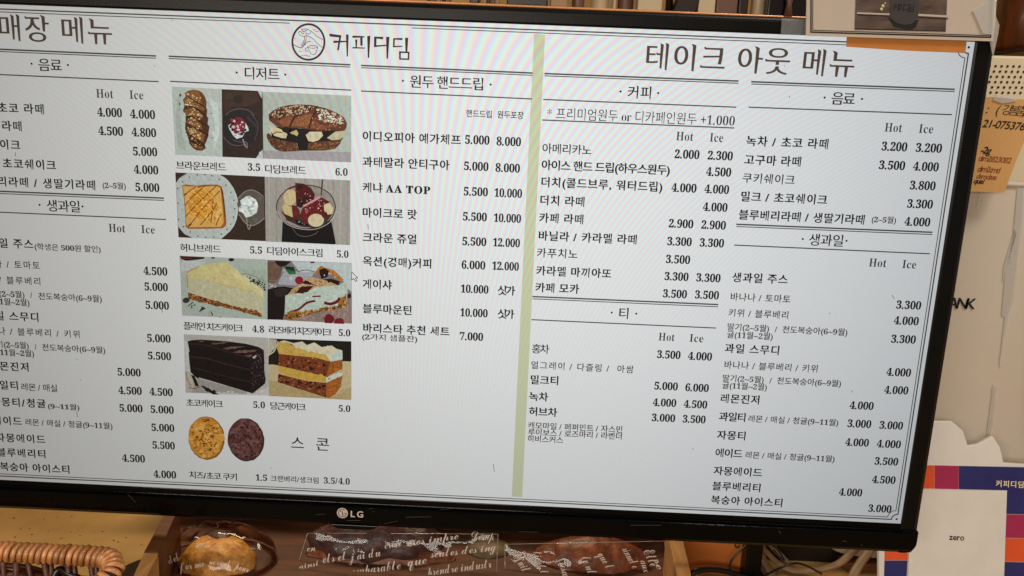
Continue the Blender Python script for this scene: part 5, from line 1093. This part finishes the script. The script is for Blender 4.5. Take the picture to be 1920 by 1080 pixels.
for y0, y1, y2, r_ in ((1058, 1062, 1088, .0022), (1078, 1074, 1100, .0026), (1066, 1080, 1104, .002)):
    tube('woven_strand', spline([tuple(PZ(-120, y0, ZB - .016)), tuple(PZ(-20, y0 + 1, ZB - .016)), tuple(PZ(50, y1 + 2, ZB - .017)), tuple(PZ(110, y2 - 8, ZB - .02)), tuple(PZ(190, y2, ZB - .022))], 8), r_, M_WICKD, bk, 8)
tube('woven_strand', spline([tuple(PZ(95, 1094, ZB - .02)), tuple(PZ(110, 1068, ZB - .012)), tuple(PZ(130, 1076, ZB - .014)), tuple(PZ(160, 1092, ZB - .02))], 6), .0026, M_CABLEK, bk, 8)

# ================================================================== LOOSE THINGS ON THE COUNTER
tag(prism('shadow_patch', [PZ(x, y, .002) for x, y in ((221, 1095), (219, 1072), (240, 1058), (262, 1049), (300, 1052), (300, 1095))], (0, 0, -.0015), M_CABLEK, origin=PZ(245, 1080, 0)), 'black shadow patch on the counter between the basket and the tray', 'mat')  # flat black sheet painting the shade under the tray's left side
vs, fs = [], []; rg = random.Random(5)
for (x, y) in [(39, 991), (55, 991), (133, 997), (177, 997), (192, 996), (175, 976), (180, 977), (179, 1012), (221, 1016), (213, 1013), (232, 1008), (237, 1008), (107, 970), (26, 971), (18, 964), (66, 981), (91, 996), (134, 968), (83, 973), (28, 1007), (115, 1009), (265, 1021), (234, 1038), (250, 980), (60, 1002), (150, 1004), (200, 985)]:
    p = PZ(x, y, .0003); r_ = rg.uniform(.0003, .0009); b = len(vs); a0 = rg.uniform(0, 6)
    vs += [p + Vector((r_ * rg.uniform(.5, 1.4) * cos(a0 + i * 1.047), r_ * rg.uniform(.5, 1) * sin(a0 + i * 1.047), 0)) for i in range(6)] + [p + Vector((0, 0, r_ * .6))]
    fs += [(b + i, b + (i + 1) % 6, b + 6) for i in range(6)]
o = tag(mesh('crumbs', vs, fs, M_HOLE), 'scattered dark crumbs on the tan counter beside the basket', 'crumbs'); o['kind'] = 'stuff'
# orange card box right of the tray, black post, cables
cb = thing('orange_box', 'orange cardboard box standing right of the tray under the monitor', 'box', tuple(PZ(1350, 1090, 0)))
prism('box_face', [PY(x, y, .075) for x, y in ((1276, 985), (1408, 990), (1411, 1110), (1302, 1110))], (0, .05, 0), M_CARD, cb, bev=.001)
ps = thing('black_post', 'square black metal post under the monitor between box and cables', 'post', tuple(PZ(1420, 1090, 0)))
a, b = PY(1401, 1040, .06), PY(1431, 1040, .06)
prism('post_tube', [(a.x, .06, 0), (b.x, .06, 0), (b.x, .06, .12), (a.x, .06, .12)], (0, .02, 0), M_BLACK2, ps, bev=.0015)
prism('post_foot', [(a.x - .006, .055, 0), (b.x + .006, .055, 0), (b.x + .006, .055, .003), (a.x - .006, .055, .003)], (0, .03, 0), M_BLACK2, ps)
def cable(pts, r_, mat, label, cat='cable', flat_=1.0):
    q = spline([tuple(PY(x, y, Y)) for x, y, Y in pts], 8); o = tube('cable', q, r_, mat, None, 10, flat_, origin=q[0]); return tag(o, label, cat)
cable([(1296, 1100, .05), (1300, 1074, .052), (1325, 1068, .054), (1360, 1071, .055), (1400, 1084, .055), (1425, 1100, .05)], .0024, M_CABLEK, 'thick black cable looping in front of the orange box')
cable([(1402, 1012, .062), (1396, 1024, .060), (1375, 1046, .058), (1368, 1064, .057), (1378, 1076, .056), (1392, 1082, .055)], .0009, M_CABLEK, 'thin black wire curling over the face of the orange box')
cable([(1380, 1019, .074), (1378, 1024, .0735), (1384, 1027, .073), (1386, 1022, .0735)], .0005, M_CABLEK, 'tiny curl of black wire at the top of the orange box')
cable([(1424, 1086, .05), (1440, 1076, .054), (1465, 1064, .056), (1492, 1056, .056), (1515, 1062, .06), (1540, 1076, .07)], .0009, M_CABLEK, 'thin black wire arching across the beige cables')
cable([(1446, 1022, .07), (1458, 1030, .07), (1468, 1046, .068), (1470, 1050, .068), (1464, 1047, .069), (1450, 1030, .072)], .0008, M_CABLEK, 'black wire hairpin hanging under the monitor right of the post')
cable([(1424, 1020, .09), (1440, 1038, .088), (1462, 1058, .085), (1490, 1070, .08), (1530, 1069, .078), (1570, 1058, .08), (1595, 1038, .085), (1612, 1020, .09)], .0036, M_CABLE, 'beige flat cable sagging in a wide arc under the lower right bezel', flat_=.6)
cable([(1640, 1020, .07), (1620, 1046, .066), (1604, 1070, .062), (1590, 1100, .055)], .0040, M_CABLE, 'pale beige cable slanting down left of the payment sign', flat_=.6)
cable([(1440, 1015, .10), (1462, 1040, .097), (1484, 1062, .094), (1510, 1086, .09), (1530, 1100, .085)], .0042, M_CABLE, 'broad beige cable running down right from behind the post', flat_=.6)
cable([(1424, 1036, .085), (1434, 1056, .082), (1448, 1078, .078), (1462, 1104, .07)], .0052, M_CABLE, 'broad beige cable falling steeply beside the black post', flat_=.6)
tag(prism('wood_block', [PY(x, y, .088) for x, y in ((1580, 1058), (1646, 1058), (1645, 1110), (1600, 1110))], (0, .03, 0), M_WOOD, bev=.001, origin=PZ(1620, 1095, 0)), 'small brown wooden block left of the payment sign', 'wooden block')
tag(prism('dark_void', [PY(x, y, .102) for x, y in ((1436, 985), (1650, 990), (1650, 1130), (1440, 1130))], (0, .05, 0), M_CABLEK, bev=.002, origin=PZ(1570, 1060, 0)), 'added black block for the dark void behind the beige cables', 'box')  # black block added to give the dark void behind the cables

bpy.data.scenes.remove(GS)
